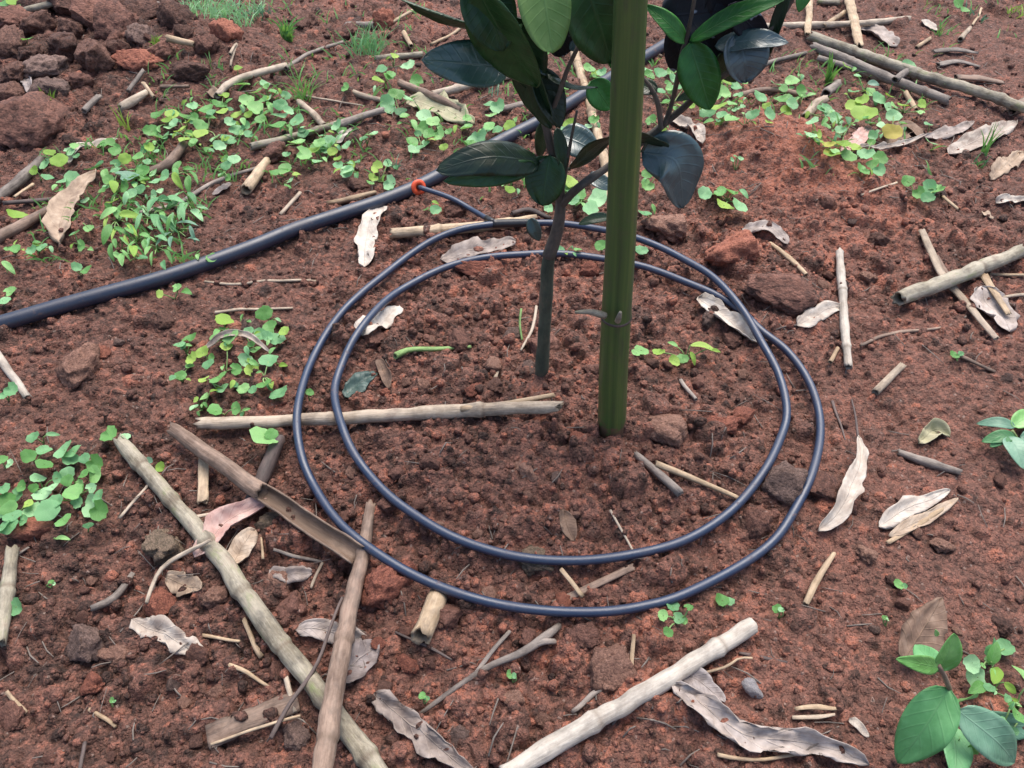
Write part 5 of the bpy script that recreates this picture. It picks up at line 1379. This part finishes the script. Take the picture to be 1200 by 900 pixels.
patch([(143, 303, 22, 'mid'), (167, 303, 12), (192, 310, 18, 'mid'), (218, 342, 22, 'mid'), (188, 345, 10), (208, 338, 12), (232, 300, 15, 'mid'), (248, 302, 12)], ['fresh', 'deep', 'lime'], 'along the near side of the pipe')
patch([(40, 512, 15), (62, 509, 14, 'mid'), (34, 535, 17), (52, 529, 16), (52, 545, 16), (76, 528, 21), (87, 529, 17), (83, 539, 17), (100, 537, 12), (111, 543, 18), (111, 556, 18), (80, 556, 18), (80, 563, 14), (44, 561, 14), (62, 571, 12), (50, 580, 17),
       (67, 588, 20), (86, 578, 20), (94, 570, 15), (108, 572, 12), (116, 581, 14), (90, 588, 13), (108, 592, 23), (116, 598, 20), (56, 598, 24), (33, 591, 12, 'round', 'lime'), (38, 598, 17), (22, 580, 16), (8, 586, 17), (12, 596, 18), (15, 605, 17), (12, 617, 19),
       (2, 618, 17), (4, 574, 14), (2, 539, 11), (12, 544, 11), (1, 602, 14), (75, 610, 16, 'round', 'fresh'), (73, 631, 18, 'mid', 'fresh'), (104, 616, 10, 'round', 'deep'), (26, 570, 12), (68, 560, 12), (98, 556, 12), (40, 572, 11), (28, 610, 12)],
      ['mint', 'mint', 'fresh', 'mint'], 'in the pale green patch at the left edge')
patch([(20, 711, 17)], ['mint'], 'beside the left edge stalk')
patch([(752, 411, 14), (745, 414, 9)], ['fresh'], 'just right of the stake')
patch([(788, 403, 14, 'mid'), (790, 423, 12), (825, 407, 30, 'mid', 'lime'), (812, 420, 16, 'mid', 'lime'), (838, 411, 14, 'mid', 'lime'), (772, 413, 12), (800, 420, 12)], ['fresh', 'lime'], 'inside the right side of the coil', maxn=8, rad=80)
for a_, b_, s_, w_ in [(845, 703, 20, 'just outside the coil in front'), (910, 713, 13, 'below the front right of the coil'), (1053, 685, 13, 'alone at the right in front'), (495, 816, 11, 'near the forked twig'),
                       (598, 790, 11, 'right of the forked twig'), (1118, 416, 12, 'alone on the bare soil at right'), (1037, 824 - 100, 7, 'above the broad leaved plant'), (131, 820, 7, 'at the lower left'), (60, 682, 7, 'by the left edge stalk top')]:
    weed([(a_, b_, s_ * .8, 'fresh', 'round'), (a_ + s_ * .45, b_ + 2, s_ * .55, 'mint', 'round')], 'tiny green seedling with two leaves ' + w_, None, name='seedling', cat='seedling', hgt=.5)
patch([(788, 711, 15), (776, 723, 12), (796, 725, 13), (783, 741, 11), (807, 712, 9), (802, 727, 8)], ['fresh', 'mint'], 'at the very front of the coil', maxn=8, rad=60)
patch([(33, 46, 12), (1, 6, 20), (20, 3, 22), (12, 14, 12), (30, 8, 13), (1000, 28, 9), (1122, 4, 14), (1130, 12, 9)], ['fresh', 'lime', 'mint'], 'along the top edge')
patch([(1138, 777, 21, 'round', 'mint'), (1144, 793, 25, 'round', 'mint'), (1178, 760, 21, 'round', 'mint'), (1160, 775, 13), (1168, 790, 38, 'mid', 'lime'), (1197, 790, 30, 'oval', 'fresh'), (1140, 878, 12), (1177, 845, 10), (1192, 838, 18), (1160, 806, 12),
       (1150, 842, 12), (1186, 856, 13), (1180, 818, 12)], ['mint', 'fresh'], 'in the lower right corner', maxn=8, rad=50)
# upright leafy weeds at the left
def leafy(rx, ry, n, L, mats, label, seed, name='leafy_weed', shapes=('mid', 'narrow')):
    r2 = random.Random(seed); lv = []
    for k in range(n):
        a = 2 * math.pi * k / n + r2.uniform(-.4, .4); d = L * r2.uniform(.5, 1.0)
        lv.append((rx + math.cos(a) * d, ry + math.sin(a) * d * .75, L * r2.uniform(.8, 1.25), r2.choice(mats), r2.choice(shapes)))
    weed(lv, label, 'leafy weeds at the left behind the pipe', name=name, root=(rx, ry), hgt=1.2)
for i, (x, y, n, L, mt) in enumerate([(138, 262, 8, 22, ['fresh', 'lime']), (160, 282, 8, 20, ['fresh', 'lime', 'mint']), (176, 258, 7, 20, ['mint', 'fresh']), (196, 250, 7, 24, ['deep', 'mint']), (208, 270, 7, 24, ['blue', 'mint', 'fresh']),
                                       (186, 292, 6, 18, ['mint', 'fresh']), (142, 292, 6, 17, ['fresh']), (222, 240, 6, 22, ['mint', 'deep']), (218, 205, 6, 18, ['lime', 'fresh']), (152, 243, 6, 16, ['mint', 'fresh'])]):
    leafy(x, y, n, L, mt, ['bushy bright green weed in the middle of the left weeds', 'low fresh green weed in front of the bushy one', 'mint green weed behind the bushy one', 'deep green spreading weed in the left weeds',
                           'bluish green leafy weed nearest the bend of the pipe', 'small leafy weed just behind the pipe', 'small fresh weed at the left of the leafy weeds', 'long leaved weed at the right of the left weeds',
                           'yellowish green narrow leaved weed between the two patches', 'small mint weed near the big tan leaf'][i], 70 + i)

# broad leaved plant at the lower right
def broad_plant():
    rp = G(1112, 862); rp[2] = hfull(rp[0], rp[1])
    e = empty('broad_leaved_plant', rp, 'leafy seedling with large fresh green leaves at the lower right', 'plant')
    y0 = rp[1]
    def B(px, py, dy=0): return plane_y(px, py, y0 + dy)
    st = [rp, B(1116, 845), B(1114, 815), B(1108, 795), B(1100, 780)]
    v, f, at = sweep(resample(st, 20) - rp, np.linspace(.0024, .0013, 20), 9)
    link('stem', mesh('stem', v, f, STALK['brown'], at), e)['label'] = 'reddish brown stem'
    for (bx, by), (tx, ty), w_, mat, nr, dr, d0, d1 in [
            ((1112, 806), (1052, 894), 56, 'broad', (-.35, -.5, .85), .12, 0, -.03), ((1100, 782), (1050, 772), 21, 'fresh', (0, -.5, .85), .05, 0, -.01),
            ((1100, 786), (1118, 742), 34, 'fresh', (.1, -.9, .4), .05, 0, .01), ((1098, 782), (1073, 756), 28, 'broad', (-.1, -.6, .8), .05, 0, .02),
            ((1116, 820), (1146, 812), 20, 'fresh', (0, -.6, .8), .06, 0, -.01), ((1122, 832), (1172, 905), 50, 'blue', (.3, -.65, .75), .10, 0, -.02),
            ((1116, 868), (1072, 860), 24, 'fresh', (0, -.5, .85), .05, 0, -.01), ((1112, 866), (1124, 866), 18, 'fresh', (0, -.5, .85), .05, 0, -.01),
            ((1116, 850), (1118, 915), 40, 'broad', (0, -.6, .8), .08, 0, -.035), ((1112, 830), (1084, 846), 30, 'deep', (-.2, -.5, .8), .05, .006, .01),
            ((1120, 845), (1202, 868), 34, 'blue', (.1, -.6, .8), .10, .01, .005), ((1098, 745), (1096, 738), 6, 'fresh', (0, -.8, .5), .02, .0, .0)]:
        a = B(bx, by, d0); b_ = B(tx, ty, d1); L = np.linalg.norm(b_ - a); n_ = np.array(nr, float); n_ /= np.linalg.norm(n_)
        if b_[2] < hfull(b_[0], b_[1]) + .003: b_[2] = hfull(b_[0], b_[1]) + .003
        Q = resample([a, (a + b_) / 2 + n_ * dr * L, b_], 20); t = np.linspace(0, 1, 20)
        W = w_ * .5 * mpp(a) * (prof_leaf(t, .7, .75) * .97 + .02)
        v, f, l = blade(Q, W, n_, .12, .15, .1, .0004, 11, R.randrange(900))
        o = link('leaf', mesh('leaf', v - rp, f, WEED[mat], {'lf': l}), e)
        o.modifiers.new('thick', 'SOLIDIFY').thickness = .0003
broad_plant()
def edge_plant():
    rp = G(1196, 520); rp[2] = hfull(rp[0], rp[1])
    e = empty('blue_leaved_plant', rp, 'small bluish green plant cut by the right edge', 'plant')
    for (bx, by), (tx, ty), w_, mat in [((1190, 500), (1144, 497), 14, 'blue'), ((1190, 512), (1150, 518), 16, 'deep'), ((1180, 512), (1200, 550), 26, 'blue'), ((1186, 500), (1212, 486), 20, 'fresh'), ((1195, 512), (1240, 530), 26, 'blue'), ((1178, 514), (1160, 524), 10, 'deep')]:
        a = G(bx, by, .016); b_ = G(tx, ty, .010); L = np.linalg.norm(b_ - a)
        Q = resample([a, (a + b_) / 2 + np.array((0, 0, .12 * L)), b_], 16); t = np.linspace(0, 1, 16)
        W = w_ * .55 * mpp(a) * (prof_leaf(t, .7, .75) * .97 + .02)
        v, f, l = blade(Q, W, (0, -.2, 1), .1, .1, .1, .0004, 9, 5)
        link('leaf', mesh('leaf', v - rp, f, WEED[mat], {'lf': l}), e).modifiers.new('thick', 'SOLIDIFY').thickness = .0003
    v, f, at = sweep(resample([rp, G(1192, 514, .008), G(1186, 505, .016)], 8) - rp, .0014, 7)
    link('stem', mesh('stem', v, f, M_STEM, at), e)
edge_plant()

# ------------------------------------------------------------------ grass tufts
def grass(px, py, n, L, spread, mat, label, w_=.9, stand=1.0, name='grass_tuft'):
    rp = G(px, py); rp[2] = hfull(rp[0], rp[1]) - .001
    m = mpp(rp); VV = []; FF = []; LL = []; k0 = 0
    for k in range(n):
        a = R.uniform(0, 6.28); l = L * m * R.uniform(.5, 1.1); b = rp + np.array((R.uniform(-1, 1), R.uniform(-1, 1), 0)) * spread * m
        b[2] = hfull(b[0], b[1]) - .001
        lean = R.uniform(.2, 1.0) / stand
        d = np.array((math.cos(a) * lean, math.sin(a) * lean, 1)); d /= np.linalg.norm(d)
        Q = resample([b, b + d * l * .55, b + d * l * .9 + np.array((math.cos(a), math.sin(a), -.35)) * l * .25 * lean], 7)
        W = w_ * m * (1 - np.linspace(0, 1, 7) ** 2) + .0001
        v, f, ll = blade(Q, W, np.array((math.cos(a + 1.6) * .3, -.7, .5)), .3, 0, 0, 0, 3, k)
        VV.append(v - rp); FF += [tuple(i + k0 for i in q) for q in f]; LL.append(ll); k0 += len(v)
    o = link(name, mesh(name, np.concatenate(VV), FF, WEED[mat], {'lf': np.concatenate(LL)}), None, rp)
    return tag(o, label, 'grass')
grass(336, 44, 26, 32, 5, 'fresh', 'bright green grass tuft near the top left', 1.6)
grass(262, 16, 260, 20, 40, 'mint', 'fuzzy grey green grass patch at the top edge', .7)
grass(300, 20, 50, 16, 18, 'blue', 'thin right end of the fuzzy grey green grass patch', .5)
grass(356, 116, 26, 50, 7, 'fresh', 'thin pale grass tuft between the upper left weeds and a stick', .6, 1.2)
grass(430, 62, 90, 34, 18, 'mint', 'wispy grey green grass tuft left of the big sapling leaf', .5, 1.0)
grass(186, 56, 12, 16, 6, 'lime', 'tiny yellowish grass tuft between the heap clods', 1.3)
grass(970, 96, 9, 40, 3, 'fresh', 'upright green grass blades in the upper right weeds', 2.2, 2.5)
grass(1150, 184, 9, 44, 4, 'fresh', 'grass blades growing beside the broad pale leaf', .9, 2)
grass(1188, 18, 12, 14, 8, 'lime', 'small yellowish grass in the top right corner', .9)
grass(1100, 40, 8, 22, 4, 'fresh', 'few thin grass blades above the long mossy stalk', .7, 2)
grass(462, 205, 14, 20, 6, 'blue', 'thin grass just behind the pipe near the fitting', .6)
grass(148, 150, 8, 34, 4, 'lime', 'thin yellow green sprout left of the upper left weeds', .8, 2)
grass(60, 128, 10, 24, 5, 'lime', 'light green sprout leaning on the big brown block', 1.8, 1.5)
grass(580, 112, 10, 18, 8, 'blue', 'faint grass behind the sapling trunk', .6)
grass(1145, 195, 10, 20, 6, 'deep', 'short dark grass under the broad pale leaf', .8, 1)
grass(1140, 22, 10, 14, 10, 'blue', 'faint grey green grass at the top right', .7)

def groundcover():
    VV = []; FF = []; LL = []; k0 = 0
    for x0, y0, x1, y1, c in [(40, 160, 250, 310, 520), (170, 60, 430, 215, 520), (400, 60, 640, 240, 200), (640, 60, 960, 150, 200), (940, 60, 1100, 210, 180), (230, 0, 500, 70, 190), (0, 0, 60, 20, 20), (1080, 0, 1200, 60, 60)]:
        for _ in range(c):
            px, py = R.uniform(x0, x1), R.uniform(y0, y1)
            rp = G(px, py)
            if vn(rp[0], rp[1], .04, 31) < -.02: continue
            rp[2] = hfull(rp[0], rp[1]) - .001
            a = R.uniform(0, 6.28); l = R.uniform(.008, .026); lean = R.uniform(.3, 1.2)
            d = np.array((math.cos(a) * lean, math.sin(a) * lean, 1)); d /= np.linalg.norm(d)
            Q = resample([rp, rp + d * l * .6, rp + d * l * .95 + np.array((math.cos(a), math.sin(a), -.4)) * l * .2], 5)
            W = R.uniform(.0005, .0014) * (1 - np.linspace(0, 1, 5) ** 2) + .0001
            v, f, ll = blade(Q, W, np.array((math.cos(a + 1.6) * .3, -.7, .5)), .2, 0, 0, 0, 3, 1)
            VV.append(v); FF += [tuple(i + k0 for i in q) for q in f]; LL.append(ll); k0 += len(v)
    tag(link('fine_grass', mesh('fine_grass', np.concatenate(VV), FF, WEED['fresh'], {'lf': np.concatenate(LL)})), 'short fine grass blades growing between the weeds', 'grass', None, 'stuff')
groundcover()

# ------------------------------------------------------------------ fine dry litter that nobody could count
def litter():
    VV = []; FF = []; AA = {'sc': [], 'end': []}; n = 0
    zones_ = [(160, 60, 420, 300, 190), (400, 20, 700, 250, 170), (760, 60, 1190, 260, 230), (0, 180, 200, 320, 60), (0, 520, 430, 900, 130), (430, 650, 800, 900, 60), (800, 300, 1200, 900, 110), (400, 300, 900, 650, 70), (0, 0, 400, 120, 90)]
    for x0, y0, x1, y1, c in zones_:
        for _ in range(int(c * .8)):
            p = G(R.uniform(x0, x1), R.uniform(y0, y1)); a = R.uniform(0, 6.28); l = R.uniform(.004, .022) * (1 if R.random() < .8 else 1.6)
            e = p + np.array((math.cos(a) * l, math.sin(a) * l, 0))
            p[2] = hfull(p[0], p[1]) + .0008; e[2] = hfull(e[0], e[1]) + .0012 + .002 * R.random()
            md = (p + e) / 2; md[2] = max(md[2], hfull(md[0], md[1]) + .0008); md[:2] += NR.uniform(-.0015, .0015, 2)
            r = R.uniform(.00025, .0007)
            v, f, at = sweep(np.array([p, md, e]), [r, r, r * .6], 4)
            VV.append(v); FF += [tuple(i + n for i in q) for q in f]; n += len(v)
            for k in at: AA[k].append(at[k])
    o = link('dry_litter', mesh('dry_litter', np.concatenate(VV), FF, STALK['grey'], {k: np.concatenate(x) for k, x in AA.items()}))
    tag(o, 'fine bits of dry straw and rootlets strewn over the soil', 'litter', None, 'stuff')
litter()
